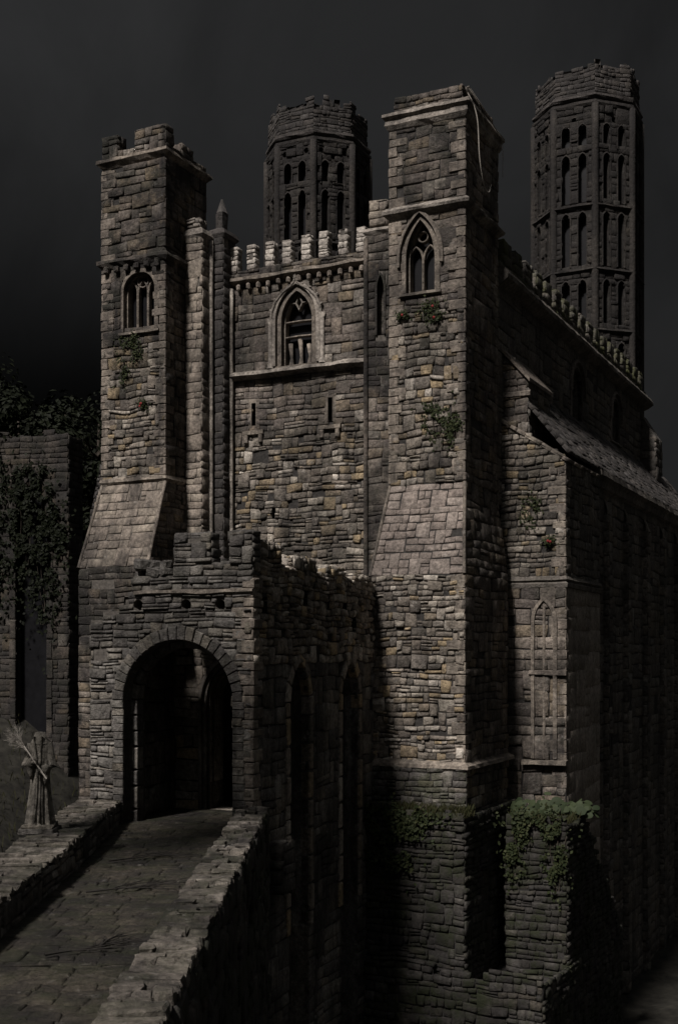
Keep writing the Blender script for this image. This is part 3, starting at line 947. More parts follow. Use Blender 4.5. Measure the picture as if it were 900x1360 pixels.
masonry(mb, rf, 0, rl, 3.6, 30, h=(.26, .36), w=(.3, .65), prot=(.01, .06), bev=.015, gap=.01, r=r, wob=.03, span=0, split=0, miss=.01)
mb.add([V3((0, 3.6, 13.38)), V3((AU + .2, 3.6, 10.62)), V3((AU + .2, 30, 10.62)), V3((0, 30, 13.38))], [(0, 1, 2, 3)], 0)
mb.build('aisle_roof', ['soot', 'mortar_dark'], hall)
# stepped west buttress, its face towards the camera
PU, PV0, PV1 = 2.12, 3.5, 7.9
mb = MB()
slope = lambda u: 11.72 - (u - .15) * .66
masonry(mb, FRONT(PV0), 6.45, 11.7, -.05, PU, top=lambda u: slope(u), h=(.14, .3), w=(.16, .45), prot=(.0, .08), bev=.032, r=r, mat=5)
mb.add([V3(p) for p in ((-.05, PV0 + .03, 6.4), (PU, PV0 + .03, 6.4), (PU, PV0 + .03, slope(PU)), (-.05, PV0 + .03, slope(-.05)))], [(0, 1, 2, 3)], 1)
masonry(mb, RIGHT(PU), 6.45, slope(PU), PV0, PV1, h=(.22, .36), w=(.3, .7), prot=(.01, .05), r=r, mat=2)
masonry(mb, FRONT(PV0 - .04), 3.6, 6.4, -.05, PU + .04, h=(.22, .4), w=(.4, .9), prot=(.01, .06), r=r, miss=.03)
masonry(mb, FRONT(PV0 - .04), -1.3, 3.6, -.05, PU + .04, h=(.25, .5), w=(.5, 1.1), prot=(.01, .07), bev=.05, r=r, miss=.03)
masonry(mb, RIGHT(PU + .04), -9, 6.4, PV0, PV1, h=(.5, .8), w=(.8, 1.5), prot=(.0, .008), gap=.008, r=r, mat=3, core=3)
masonry(mb, BACK(PV1), -9, 10.3, -PU, 0, h=(.3, .5), w=(.5, 1), r=r, mat=2)
quoins(mb, PU + .02, PV0 - .02, -.2, 6.4, -1, 1, r, 4, pr=.04, h=(.28, .45))
quoins(mb, PU, PV0, 6.6, 10.2, -1, 1, r, 4, pr=.04)
sl2 = Fr((-.05, PV0 - .08, slope(-.05) + .02), (0, 1, 0), (PU + .15, 0, slope(PU) - slope(-.05) - .06), (.66, 0, 1))
slen = math.hypot(PU + .15, slope(-.05) - slope(PU) + .06)
masonry(mb, sl2, 0, slen, 0, PV1 - PV0 + .12, h=(.3, .45), w=(.5, .9), prot=(.02, .05), bev=.02, r=r, mat=4)
mb.build('west_buttress', ['warm', 'mortar_dark', 'dark', 'smooth', 'ashlar', 'rubble'], hall)
mb = MB()
mould_rect(mb, -.05, PU, PV0, PV1 - .05, [(0, 6.66), (.07, 6.62), (.12, 6.52), (.05, 6.46), (.12, 6.4), (.1, 6.28), (0, 6.24)], j=.012)
mb.build('string_course', 'dark', hall)
bo = Op(1.45, .62, .75, 5.2, 5.85)
mb = MB()
arch_ring(mb, FRONT(PV0 - .04), bo, .12, -.1, .1, 0, 0, .03)
mould_line(mb, FRONT(PV0 - .04), .75, PU + .1, [(-.05, .72), (.22, .68), (.24, .56), (-.05, .5)], j=.02)
mould_line(mb, FRONT(PV0 - .04), .95, PU + .08, [(-.05, 3.62), (.12, 3.58), (.12, 3.46), (-.05, 3.42)], j=.02)
bp = mb.build('blind_window', 'ashlar', hall)
mb = MB()
bar(mb, FRONT(PV0 - .04), [(1.45, .75), (1.45, 5.7)], .09, -.06, .08)
mb.build('mullion', 'ashlar', bp)
mb = MB()
up = lambda u: 14.15 - (u) * 1.12
masonry(mb, FRONT(PV0 + .1), 11.3, 14.1, -.05, .87, top=up, h=(.2, .34), w=(.25, .5), r=r)
mb.add([V3(p) for p in ((-.05, PV0 + .14, 11), (.87, PV0 + .14, 11), (.87, PV0 + .14, up(.87)), (-.05, PV0 + .14, up(-.05)))], [(0, 1, 2, 3)], 1)
masonry(mb, RIGHT(.87), 11.0, up(.87), PV0 + .1, PV0 + 2.6, h=(.22, .36), w=(.3, .7), r=r, mat=2)
mb.add([V3(p) for p in ((-.05, PV0 - .02, up(-.05) + .05), (.95, PV0 - .02, up(.95) + .05), (.95, PV0 + 2.7, up(.95) + .05), (-.05, PV0 + 2.7, up(-.05) + .05),
        (-.05, PV0 - .02, up(-.05) - .08), (.95, PV0 - .02, up(.95) - .08), (.95, PV0 + 2.7, up(.95) - .08))], [(0, 1, 2, 3), (0, 4, 5, 1), (1, 5, 6, 2)], 3)
mould_line(mb, FRONT(PV0 + .1), -.05, .95, [(0, 12.75), (.08, 12.7), (.08, 12.58), (0, 12.54)], mat=3)
mb.build('upper_buttress', ['warm', 'mortar', 'dark', 'ashlar'], hall)

# ================================================================== LANTERN TOWERS
def lantern(label, cx, cy, rad, ztop, zbot, levels, seed):
    fm = Matrix.Translation((cx, cy, 0)) @ Matrix.Rotation(-math.radians(26.2), 4, 'Z')
    t = thing('lantern_tower', label, 'tower', fm, (0, 0, zbot), 'octagonal lantern towers')
    rr = random.Random(seed)
    ap = rad * math.cos(PI / 8)
    side = 2 * rad * math.sin(PI / 8)
    faces = []
    for k in range(8):
        th = -PI / 2 + k * PI / 4
        nrm = V3((math.cos(th), math.sin(th), 0))
        faces.append(Fr(nrm * ap, (-math.sin(th), math.cos(th), 0), (0, 0, 1), nrm))
    hw = side / 2
    mb = MB()
    zc = ztop - 2.35
    lights = []
    z = zc - .3
    for kind, h in levels:
        if kind == 'tracery':
            for x in (-.3, 0, .3): lights.append(Circ(x * side, z - .32 + (.14 if x else -.12), .14))
            z -= .75
        elif kind == 'short':
            for x in (-.2, .2): lights.append(Op(x * side, .46, z - h, z - .3, z))
            z -= h + .32
        elif kind == 'tall':
            for x in (-.2, .2): lights.append(Op(x * side, .46, z - h, z - .35, z))
            z -= h + .55
        else:
            z -= h
    for f in faces:
        masonry(mb, f, zbot, zc, -hw, hw, lights, h=(.25, .5), w=(.3, .8), prot=(.0, .09), bev=.03, r=rr, wob=.03, coredep=.02, miss=.06)
        for o in lights: reveal(mb, f, o, .5, 0, 0)
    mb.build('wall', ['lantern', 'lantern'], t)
    for f in faces[-2:] + faces[:3]:
        for o in lights:
            if hasattr(o, 'cz') : continue
            mb = MB()
            arch_ring(mb, f, o, .07, -.05, .07, 0, 0, .02)
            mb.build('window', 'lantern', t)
    mb = MB()
    for f in faces:
        for o in lights: panel(mb, f, o, .46)
    mb.build('window_backing', 'pane', t)
    for k in range(8):
        th = -PI / 2 + (k + .5) * PI / 4
        p = V3((math.cos(th), math.sin(th), 0)) * rad
        mb = MB()
        mb.tube([p + V3((0, 0, zbot + (zc - zbot) * q / 14)) for q in range(15)], .2, 7)
        mb.build('corner_shaft', 'lantern', t)
    zz = zc - .3
    strs = []
    for kind, h in levels:
        zz -= {'tracery': .75, 'short': h + .32, 'tall': h + .55}.get(kind, h)
        if kind == 'tall': strs.append(zz + .3)
    def octring(prof, name, m):
        mb = MB()
        P, k = [], len(prof)
        N = 32
        for q in range(N):
            i, fk = divmod(q, 4)
            th0, th1 = -PI / 2 + (i + .5) * PI / 4, -PI / 2 + (i + 1.5) * PI / 4
            d = V3((math.cos(th0), math.sin(th0), 0)).lerp(V3((math.cos(th1), math.sin(th1), 0)), fk / 4)
            for o, z in prof:
                P.append(d * (rad + o + rr.uniform(-.03, .03)) + V3((0, 0, z + rr.uniform(-.02, .02))))
        F = []
        for q in range(N):
            e = (q + 1) % N
            for s in range(k):
                F.append((q * k + s, q * k + (s + 1) % k, e * k + (s + 1) % k, e * k + s))
        mb.add(P, F)
        mb.build(name, m, t)
    for s in strs:
        octring([(-.1, s + .16), (.16, s + .1), (.2, s), (.05, s - .12), (-.1, s - .15)], 'string_course', 'lantern')
    octring([(-.1, zc + .25), (.1, zc + .2), (.13, zc + .05), (.06, zc - .1), (-.1, zc - .15)], 'cornice', 'lantern')
    octring([(-.1, zc + .65), (.09, zc + .58), (.11, zc + .45), (.05, zc + .35), (-.1, zc + .3)], 'cornice', 'soot')
    # crown: plain ragged parapet
    mb = MB()
    for i, f in enumerate(faces):
        f_ = Fr(f.o * .965, f.du, f.dv, f.n)
        masonry(mb, f_, zc + .2, ztop + .5, -hw * .965, hw * .965, top=rag(seed + i * 3.1, ztop - .15, .7), h=(.16, .32), w=(.2, .6), r=rr)
        b = Fr(f.o * .9, f.du * -1, f.dv, f.n * -1)
        masonry(mb, b, zc + .2, ztop + .2, -hw * .9, hw * .9, top=rag(seed + i * 3.1, ztop - .1, .3), h=(.25, .4), w=(.35, .8), r=rr)
    P = [V3((math.cos(-PI / 2 + (k + .5) * PI / 4), math.sin(-PI / 2 + (k + .5) * PI / 4), 0)) * rad + V3((0, 0, zc + .4)) for k in range(8)]
    mb.add(P, [tuple(range(8))], 1)
    mb.build('crown', ['soot', 'mortar_dark'], t)
    return t
LV_ = [('tracery', 0), ('short', 1.3), ('tall', 2.7), ('tall', 3.0), ('gap', .2), ('tall', 2.6), ('gap', .3), ('tall', 2.6), ('tall', 2.4)]
lantern('octagonal lantern tower with tall paired lights rising behind the curtain wall, between the gate towers', -1.22, 69.5, 2.95, 34.9, 10, LV_, 61)
lantern('octagonal lantern tower with tall paired lights, rightmost of the towers, behind the dark hall roof', 14.3, 69.5, 3.05, 36.9, 8, LV_, 67)

# ================================================================== PORCH
po = thing('gate_porch', 'low ruined gate porch with round archway and broken merlons at the end of the bridge', 'gatehouse', PORCH, (-2.2, 3, -.3))
r = random.Random(71)
PW, PD = 4.37, 10.6
arch = Op(-1.955, 2.93, -.1, 3.0, 4.46)
inner = arch.grow(.0)
holes = [Circ(-3.04, 5.32, .13), Circ(-1.74, 5.31, .13), Circ(-.84, 5.3, .13)]
mb = MB()
fk = dict(h=(.07, .2), w=(.16, .6), prot=(.0, .07), bev=.025, r=r, wob=.07, split=.15, miss=.015)
masonry(mb, FRONT(0), -9, 0, -PW, 0, h=(.2, .36), w=(.4, .9), r=r)
leftedge = lambda z: -PW + (0 if z < 4.9 else .35 if z < 5.12 else .8 if z < 5.32 else 1.05 if z < 5.6 else 1.15)
masonry(mb, FRONT(0), 0, 5.95, leftedge, 0, [arch.grow(.05)] + holes, **fk)
masonry(mb, RIGHT(0), 5.9, 6.3, .1, PD, h=(.12, .2), w=(.25, .5), r=r, mat=2)
for o in holes:
    reveal(mb, FRONT(0), o, .4, 1)
    panel(mb, FRONT(0), o, .4, 1)
# gate wall thickness, inside face and vaulted passage
masonry(mb, BACK(1.0), 0, 5.6, 0, PW - .4, [Op(1.955, 2.93, -.1, 3, 4.46)], h=(.25, .4), w=(.4, .9), r=r)
reveal(mb, FRONT(0), arch, 1.05, 1)
mb.build('front_wall', ['porch', 'mortar', 'porch_side'], po)
mb = MB()
voussoirs(mb, FRONT(0), arch, .27, -.3, .075, .15, 0, r)
voussoirs(mb, FRONT(.35), arch, .0, -.3, .0, .34, 0, r, -.16)
mb.build('arch_surround', 'porch', po)
mb = MB()
mould_line(mb, FRONT(0), -3.12, .03, [(-.03, 5.68), (.08, 5.66), (.1, 5.58), (-.03, 5.54)], j=.015, droop=.04)
mb.build('string_course', 'ashlar', po)
# right flank with the tall recessed arches and small holes
sa = [Op(2.9, 1.35, -9, 2.9, 3.95), Op(6.8, 1.45, -9, 2.9, 3.92)]
sh = [Rect(.7, .36, 5.1, 5.5), Rect(3.35, .34, 5.42, 5.78), Rect(5.0, .32, 5.38, 5.7), Rect(6.4, .34, 5.36, 5.68), Circ(7.15, 5.0, .28)]
mb = MB()
masonry(mb, RIGHT(0), -9, 3.9, 0, PD, sa, h=(.22, .42), w=(.35, .9), prot=(.005, .045), r=r, mat=2)
masonry(mb, RIGHT(0), 3.9, 5.9, 0, PD, sa + sh, h=(.1, .24), w=(.14, .4), prot=(.02, .1), bev=.04, r=r, mat=0, miss=.04)
for o in sa:
    reveal(mb, RIGHT(0), o, .95, 2)
    panel(mb, RIGHT(0), o, .93, 1)
for o in sh:
    reveal(mb, RIGHT(0), o, .35, 1)
    panel(mb, RIGHT(0), o, .34, 4)
mb.quad(V3((-.4, 1, -.2)), V3((-.4, PD, -.2)), V3((-.4, PD, 5.7)), V3((-.4, 1, 5.7)), 1)
quoins(mb, 0, 0, -6, 5.9, -1, 1, r, 3, pr=.05, h=(.18, .34))
mb.build('flank_wall', ['porch_side', 'mortar_dark', 'porch', 'ashlar', 'pane'], po)
for o in sa:
    mb = MB()
    g = Op(o.cx, o.w, -3, o.zs, o.za)
    voussoirs(mb, RIGHT(0), g, .22, -.2, .07, .4, 0, r)
    mb.build('arch_surround', 'porch_side', po)
mb = MB()
masonry(mb, LEFT(-PW), -9, 4.9, -13, 0, h=(.25, .4), w=(.4, .9), r=r)
masonry(mb, RIGHT(-PW + .75), 0, 5.5, 1, 13, h=(.25, .42), w=(.4, .9), r=r)
mb.build('far_wall', ['porch', 'mortar_dark'], po)
mb = MB()
mb.box(-3.15, -.1, .45, 12.5, 5.62, 5.75)
mb.box(-PW + .2, -3.15, 1.6, 12.5, 4.95, 5.08)
mb.build('roof', 'lead', po)
# inner gate arch part-way down the passage
mb = MB()
io = Op(-1.72, 1.7, 0, 2.9, 3.85)
masonry(mb, FRONT(3.0), 0, 5.6, -PW + .7, -.4, [io.grow(.3)], h=(.2, .36), w=(.3, .8), r=r)
reveal(mb, FRONT(3.0), io, .8, 0)
mb.build('inner_wall', ['porch_side', 'mortar_dark'], po)
for t0, t1, c in ((.0, .11, -.12), (.12, .22, -.02), (.23, .33, .07)):
    mb = MB()
    arch_ring(mb, FRONT(3.0), io, t1, -.25, c, 0, t0, .03)
    mb.build('arch_order', 'pale', po)
# parapet and merlons
mb = MB()
rough_block(mb, -2.06, 0, .0, .45, 5.95, 6.28, r, **{k: v for k, v in fk.items() if k != 'r'})
rough_block(mb, -3.2, -2.06, .05, .5, 5.7, 5.98, r, h=(.1, .18), w=(.3, .6))
mb.build('parapet', ['porch', 'mortar'], po)
for a, b, z in ((-2.04, -1.06, 6.98), (-.58, 0, 7.0)):
    mb = MB()
    rough_block(mb, a, b, -.01, .44, 6.28, z, r, h=(.1, .2), w=(.2, .55), prot=(.01, .07))
    mb.build('merlon', ['porch', 'mortar'], po)
for a, b, z in ((.5, 1.75, 6.8), (2.5, 4.1, 6.6), (4.9, 6.3, 6.52), (7.1, 8.6, 6.42)):
    mb = MB()
    rough_block(mb, -.42, .01, a, b, 6.28, z, r, h=(.1, .2), w=(.16, .4), prot=(.02, .08))
    mb.build('merlon', ['porch_side', 'mortar_dark'], po)
mb = MB()
rough_block(mb, -.42, 0, .46, PD, 5.9, 6.28, r, h=(.12, .2), w=(.2, .4), prot=(.02, .08))
mb.build('parapet', ['porch_side', 'mortar_dark'], po)
mb = MB()
rough_block(mb, .0, .4, .95, 1.65, -1.7, -.45, r, h=(.2, .4), w=(.4, .8))
mb.build('corbel_block', ['porch', 'mortar_dark'], po)
# loose stones of the collapsed corner, each its own thing
for k in range(11):
    w_ = r.uniform(.2, .42)
    x = -2.75 + r.gauss(0, .28)
    lev = 0 if k < 7 else 1
    mb = MB()
    mb.bevbox((0, 0, 0), (w_, w_ * r.uniform(.7, 1), w_ * r.uniform(.5, .75)), w_ * .14, None, 0, .025, r)
    o = mb.build('fallen_stone', 'porch')
    o.matrix_world = PORCH @ Matrix.Translation((max(-3.1, min(-2.2, x)), .27 + r.uniform(-.12, .12), 6.1 + lev * .2)) @ Matrix.Rotation(r.uniform(0, 3), 4, 'Z') @ Matrix.Rotation(r.uniform(-.25, .25), 4, 'X')
    tag(o, 'loose grey stone in the heap on the broken left corner of the gate porch', 'stone', 'loose stones on the porch')

# ================================================================== BRIDGE
br = thing('stone_bridge', 'stone bridge with low slab-topped parapets leading to the porch arch', 'bridge', IDENT, (-3.7, 16, 0))
r = random.Random(83)
def edge(tab, y):
    for (y0, x0), (y1, x1) in zip(tab, tab[1:]):
        if y <= y1: return x0 + (x1 - x0) * (y - y0) / (y1 - y0)
    return tab[-1][1]
RIN = [(2, -2.38), (11.6, -2.36), (20, -2.34), (28.0, -2.30)]
LIN = [(2, -4.5), (8, -4.6), (17, -4.9), (24, -5.05), (29.6, -5.35)]
mb = MB()
dk = Fr((0, 0, 0), (1, 0, 0), (0, 1, 0), (0, 0, 1))
masonry(mb, dk, 2, 29.2, lambda y: edge(LIN, y) - .1, lambda y: edge(RIN, y) + .1, h=(.16, .42), w=(.25, .8), prot=(.0, .02), bev=.02, gap=.02, r=r, wob=.16, miss=.0, split=.25, coredep=.015)
mb.build('deck', ['deck', 'deck'], br)
mb = MB()
pf = Fr(PORCH @ V3((0, 0, 0)), PORCH.to_3x3() @ V3((1, 0, 0)), PORCH.to_3x3() @ V3((0, 1, 0)), (0, 0, 1))
masonry(mb, pf, -.6, 13, -3.7, -.35, h=(.25, .45), w=(.5, 1.2), prot=(-.02, .0), bev=.02, gap=.02, r=r, miss=0, coredep=.06)
mb.build('passage_floor', ['deck', 'mortar_dark'], br)
def parapet(tab, wid, sgn, ytop, ztop, seed):
    rr = random.Random(seed)
    mb = MB()
    y = 2.0
    k = 0
    while y < ytop - .05:                                            # wall in short straight stretches following the edge
        e = min(y + 2.6, ytop)
        a, b = edge(tab, y), edge(tab, e)
        if sgn < 0: ain, bin_, aout, bout = a, b, a - wid, b - wid
        else: ain, bin_, aout, bout = a, b, a + wid, b + wid
        L = math.dist((a, y), (b, e))
        d = V3((b - a, e - y, 0)).normalized()
        nin = V3((d.y, -d.x, 0)) * (1 if sgn < 0 else -1)
        masonry(mb, Fr((ain, y, 0), d, (0, 0, 1), nin), -.1, ztop - .06, 0, L, h=(.12, .24), w=(.3, .7), prot=(.01, .05), r=rr)
        masonry(mb, Fr((aout, y, 0), d, (0, 0, 1), nin * -1), -9, ztop - .06, 0, L, h=(.22, .4), w=(.35, .8), prot=(.01, .09), bev=.04, r=rr, mat=2, miss=.03)
        mb.quad(V3((ain, y, ztop - .08)), V3((bin_, e, ztop - .08)), V3((bout, e, ztop - .08)), V3((aout, y, ztop - .08)), 1)
        y = e
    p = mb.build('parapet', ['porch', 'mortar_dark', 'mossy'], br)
    y, cnt = 6.5, 0
    y0 = 10.6 if sgn > 0 else 15.6                                  # where the parapet comes into the picture
    rest = MB()                                                      # slabs past the fifty nearest in view
    while y < ytop - .1:
        dy = rr.uniform(.1, .38)
        e = min(y + dy, ytop)
        m = .5 * (y + e)
        x = edge(tab, m) + sgn * wid / 2
        n = 1 if rr.random() < .3 else 2 if rr.random() < .6 else 3
        x0, x1 = x - wid / 2 - rr.uniform(.01, .045), x + wid / 2 + rr.uniform(.01, .045)
        cu = [x0] + sorted(x0 + (x1 - x0) * (q + rr.uniform(-.25, .25)) / n for q in range(1, n)) + [x1]
        for a, b in [(p_ + .008, q_ - .008) for p_, q_ in zip(cu, cu[1:])]:
            if rr.random() < .05: continue
            one = y >= y0 and cnt < 50
            mb = MB() if one else rest
            rot = Matrix.Rotation(rr.uniform(-.08, .08), 3, 'Z') @ Matrix.Rotation(rr.uniform(-.06, .06), 3, 'X') @ Matrix.Rotation(rr.uniform(-.04, .04), 3, 'Y')
            mb.bevbox((.5 * (a + b), m, ztop + rr.uniform(-.03, .05)), (b - a, e - y - .012, rr.uniform(.08, .2)), .022, rot, 0, .022, rr)
            if one:
                mb.build('coping_stone', 'coping', p)
                cnt += 1
        y = e
    tag(rest.build('coping_stones', 'coping', p), None, None, None, 'stuff')
parapet(RIN, .64, 1, 28.0, .5, 91)
parapet(LIN, 1.02, -1, 29.4, .5, 92)

# ================================================================== STATUE on the left parapet
sx, sy = -5.95, 24.0
stt = thing('statue', 'headless robed stone statue standing on the left bridge parapet, holding a bare branch', 'statue', IDENT, (sx, sy, .55))
r = random.Random(97)
def lathe(mb, prof, n=40, mat=0, fold=0.0, seed=0):
    P = []
    for (x, y, z, rx, ry, fo) in prof:
        for k in range(n):
            t = 2 * PI * k / n
            f = 1 + fold * fo * (math.sin(9 * t + seed + .6 * math.sin(z * 3)) + .5 * math.sin(17 * t + 2 * seed))
            P.append(V3((x + rx * f * math.cos(t), y + ry * f * math.sin(t), z)))
    F = []
    for i in range(len(prof) - 1):
        for k in range(n):
            F.append((i * n + k, i * n + (k + 1) % n, (i + 1) * n + (k + 1) % n, (i + 1) * n + k))
    F += [tuple(range(n)), tuple((len(prof) - 1) * n + k for k in range(n))]
    mb.add(P, F, mat, True)
mb = MB()
lathe(mb, [(sx, sy, .72, .27, .25, 1), (sx, sy, .77, .275, .255, 1.1), (sx, sy, 1.1, .225, .215, 1.0), (sx + .01, sy, 1.45, .19, .18, .8), (sx + .01, sy, 1.72, .175, .15, .5),
           (sx + .01, sy, 2.0, .195, .15, .35), (sx + .01, sy, 2.24, .215, .15, .2), (sx + .01, sy, 2.37, .185, .13, .1), (sx + .01, sy, 2.45, .11, .1, 0), (sx + .01, sy, 2.52, .06, .065, 0),
           (sx + .01, sy, 2.57, .055, .06, 0), (sx + .01, sy, 2.55, .03, .035, 0)], 72, 0, .12, .7)
mb.build('robe', 'statue', stt)
for s, el, ha in ((-1, (-.26, -.06, 1.93), (-.07, -.21, 1.98)), (1, (.26, -.05, 1.9), (.09, -.21, 1.80))):
    mb = MB()
    sh_ = V3((sx + s * .175, sy, 2.32))
    e_ = V3((sx + el[0], sy + el[1], el[2]))
    h_ = V3((sx + ha[0], sy + ha[1], ha[2]))
    mb.tube([sh_ + V3((-s * .06, 0, .05)), sh_, sh_.lerp(e_, .5), e_, e_.lerp(h_, .5), h_.lerp(e_, .12), h_.lerp(e_, .16)], [.075, .088, .085, .09, .095, .105, .045], 12)
    # drooping cuff
    mb.tube([e_.lerp(h_, .55), e_.lerp(h_, .62) + V3((0, 0, -.16)), e_.lerp(h_, .66) + V3((0, 0, -.33))], [.085, .07, .015], 10)
    mb.build('sleeve', 'statue', stt)
    mb = MB()
    d = (h_ - e_).normalized()
    mb.tube([h_.lerp(e_, .18), h_, h_ + d * .06], [.04, .05, .045], 8)
    for q in range(4):
        b0 = h_ + d * .05 + V3((0, 0, .035 - .024 * q))
        mb.tube([b0, b0 + d * .05 + V3((0, -.035, 0)), b0 + d * .075 + V3((0, .01, .0)), b0 + d * .045 + V3((0, .035, 0))], [.013, .013, .012, .009], 6)
    mb.tube([h_ + V3((0, -.03, .04)), h_ + d * .04 + V3((0, -.055, .06)), h_ + d * .075 + V3((0, -.03, .04))], [.014, .014, .01], 6)
    mb.build('hand', 'statue', stt)
mb = MB()
lathe(mb, [(sx + .01, sy, 2.34, .2, .15, 1), (sx + .01, sy - .01, 2.46, .125, .12, 1), (sx + .01, sy, 2.56, .1, .1, .6), (sx + .01, sy, 2.52, .065, .07, 0), (sx + .01, sy, 2.4, .06, .06, 0)], 30, 0, .05, .2)
for s in (-1, 1):
    mb.tube([V3((sx + s * .08, sy - .12, 2.48)), V3((sx + s * .05, sy - .165, 2.2)), V3((sx + .02 + s * .03, sy - .165, 1.9)), V3((sx + .02 + s * .03, sy - .21, 1.3)), V3((sx + .01 + s * .05, sy - .265, .8))], [.025, .02, .018, .02, .024], 7)
mb.build('mantle', 'statue', stt)
mb = MB()
mb.bevbox((sx, sy, .62), (.72, .7, .13), .03, None, 0, .02, r)
mb.bevbox((sx, sy, .7), (.62, .6, .08), .025, None, 0, .015, r)
mb.build('pedestal', 'porch', stt)
bn = thing('branch', 'bare pale twiggy branch held slantwise in the hands of the headless statue', 'branch', IDENT, (sx, sy - .33, 1.9))
mb = MB()
a, b = V3((sx + .2, sy - .27, 1.66)), V3((sx - .24, sy - .27, 2.3))
mb.tube([a, a.lerp(b, .3), a.lerp(b, .65), b], [.014, .017, .016, .013], 7)
mb.build('stem', 'twig', bn)
def twigs(mb, p, d, L, rad, dep, r, spread=.5, flat=None):
    pts = [p]
    q = p.copy()
    for k in range(4):
        d = (d + V3((r.uniform(-1, 1), r.uniform(-1, 1), r.uniform(-1, 1))) * .16).normalized()
        if flat: d = V3((d.x, d.y, d.z * flat)).normalized()
        q = q + d * L / 4
        pts.append(q.copy())
        if dep and k >= 1:
            for _ in range(2 if k < 3 else 3):
                dd = (d + V3((r.uniform(-1, 1), r.uniform(-1, 1), r.uniform(-1, 1))) * spread).normalized()
                twigs(mb, q.copy(), dd, L * r.uniform(.5, .75), rad * .6, dep - 1, r, spread, flat)
    mb.tube(pts, [rad * (1 - .15 * k) for k in range(5)], 5 if rad > .01 else 4, cap=False)
mb = MB()
for k in range(6):
    twigs(mb, b.lerp(a, .04 * k), (V3((-.6, 0, .72)) + V3((r.uniform(-.45, .45), r.uniform(-.3, .3), r.uniform(-.3, .4)))).normalized(), .27, .008, 2, r, .45)
mb.build('twigs', 'twig', bn)
# dead twigs lying on the deck
for (x, y, dx, dy, L, lab) in ((-3.95, 16.2, .75, .65, .8, 'black dead twig lying across the middle of the bridge deck'),
                               (-4.5, 23.6, .8, .5, .9, 'forked dead bough lying on the deck before the porch arch'),
                               (-4.3, 20.5, .9, .3, .9, 'thin dead twig lying near the left parapet of the deck')):
    t = thing('dead_twig', lab, 'twig', IDENT, (x, y, .05), 'dead twigs on the deck')
    mb = MB()
    twigs(mb, V3((x, y, .07)), V3((dx, dy, .05)).normalized(), L, .02 if L < 1 else .045, 2, r, .6, .25)
    mb.build('stem', 'deadtwig', t)

# ================================================================== MOAT WALL
mw = thing('moat_wall', 'mossy rubble retaining wall dropping into the moat below the right tower', 'wall', CASTLE, (-.5, 0, -9))
r = random.Random(101)
mk = dict(h=(.12, .27), w=(.18, .5), prot=(.0, .08), bev=.03, r=r, miss=.02)
mb = MB()
masonry(mb, FRONT(-1.7), -9, -1.6, -5.2, .62, **mk)
masonry(mb, FRONT(-1.7), -1.6, .1, -5.2, .62, top=rag(2.9, -.5, .5), **mk)
masonry(mb, RIGHT(.62), -9, -.55, -1.7, 3.3, **mk)
mb.quad(V3((-5.2, -1.7, -.6)), V3((.62, -1.7, -.6)), V3((.62, 3.6, -.6)), V3((-5.2, 3.6, -.6)), 1)
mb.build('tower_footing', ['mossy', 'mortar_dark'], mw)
mb = MB()
masonry(mb, FRONT(.9), -9, -.75, 1.0, 2.9, top=rag(8.1, -.8, .3), **mk)
mb.quad(V3((1, .93, -9)), V3((2.9, .93, -9)), V3((2.9, .93, -1.2)), V3((1, .93, -1.2)), 1)
masonry(mb, LEFT(1.0), -9, -1.0, -3.5, -.9, **mk)
masonry(mb, RIGHT(2.9), -9, -1.0, .9, 8, top=lambda v: -1.0 - max(0, v - 3) * .9, **mk)
mb.quad(V3((1, .95, -1.05)), V3((2.9, .95, -1.05)), V3((2.9, 3.6, -1.05)), V3((1, 3.6, -1.05)), 1)
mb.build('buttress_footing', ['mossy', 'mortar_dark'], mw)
mb = MB()
masonry(mb, FRONT(-1.85), -9, -5.6, -5.2, 2.98, **mk)
masonry(mb, FRONT(-1.85), -5.6, -4.0, -5.2, 2.98, top=rag(3.3, -4.9, .7), **mk)
masonry(mb, RIGHT(2.98), -9, -5.2, -1.85, 3, **mk)
mb.quad(V3((.6, -1.8, -5.6)), V3((2.98, -1.8, -5.6)), V3((2.98, 3, -5.6)), V3((.6, 3, -5.6)), 1)
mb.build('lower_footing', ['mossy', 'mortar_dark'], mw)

# ================================================================== RUIN on the left
ru = thing('ruined_wall', 'broken stone wall with an ivy-hung blind arch at the far left, behind the bridge', 'ruin', Matrix.Translation((-15.2, 60, 0)) @ Matrix.Rotation(-.25, 4, 'Z'), (0, 0, -6))
r = random.Random(107)
mb = MB()
ro = Op(-.1, 1.7, -5, 10.8, 13.0)
tp = rag(2.2, 15.1, .28)
masonry(mb, FRONT(0), -6, 13.6, -3.4, 1.9, [ro], h=(.25, .42), w=(.35, .9), r=r)
masonry(mb, FRONT(0), 13.6, 15.5, -3.4, 1.9, top=tp, h=(.2, .36), w=(.35, .8), r=r)
masonry(mb, RIGHT(1.9), -6, 15, 0, 1.6, h=(.25, .42), w=(.35, .8), r=r)
masonry(mb, BACK(1.6), -6, 15, -1.9, 3.4, h=(.3, .5), w=(.6, 1.1), r=r)
mb.quad(V3((-3.4, 0, 14.85)), V3((1.9, 0, 14.85)), V3((1.9, 1.6, 14.85)), V3((-3.4, 1.6, 14.85)), 1)
reveal(mb, FRONT(0), ro, .6, 1)
panel(mb, FRONT(0), ro, .55, 2)  # near-black back puts the niche's shade into its colour
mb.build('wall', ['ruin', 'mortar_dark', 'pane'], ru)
mb = MB()
voussoirs(mb, FRONT(0), ro, .3, -.2, .08, .4, 0, r)
mb.build('arch_surround', 'ruin', ru)

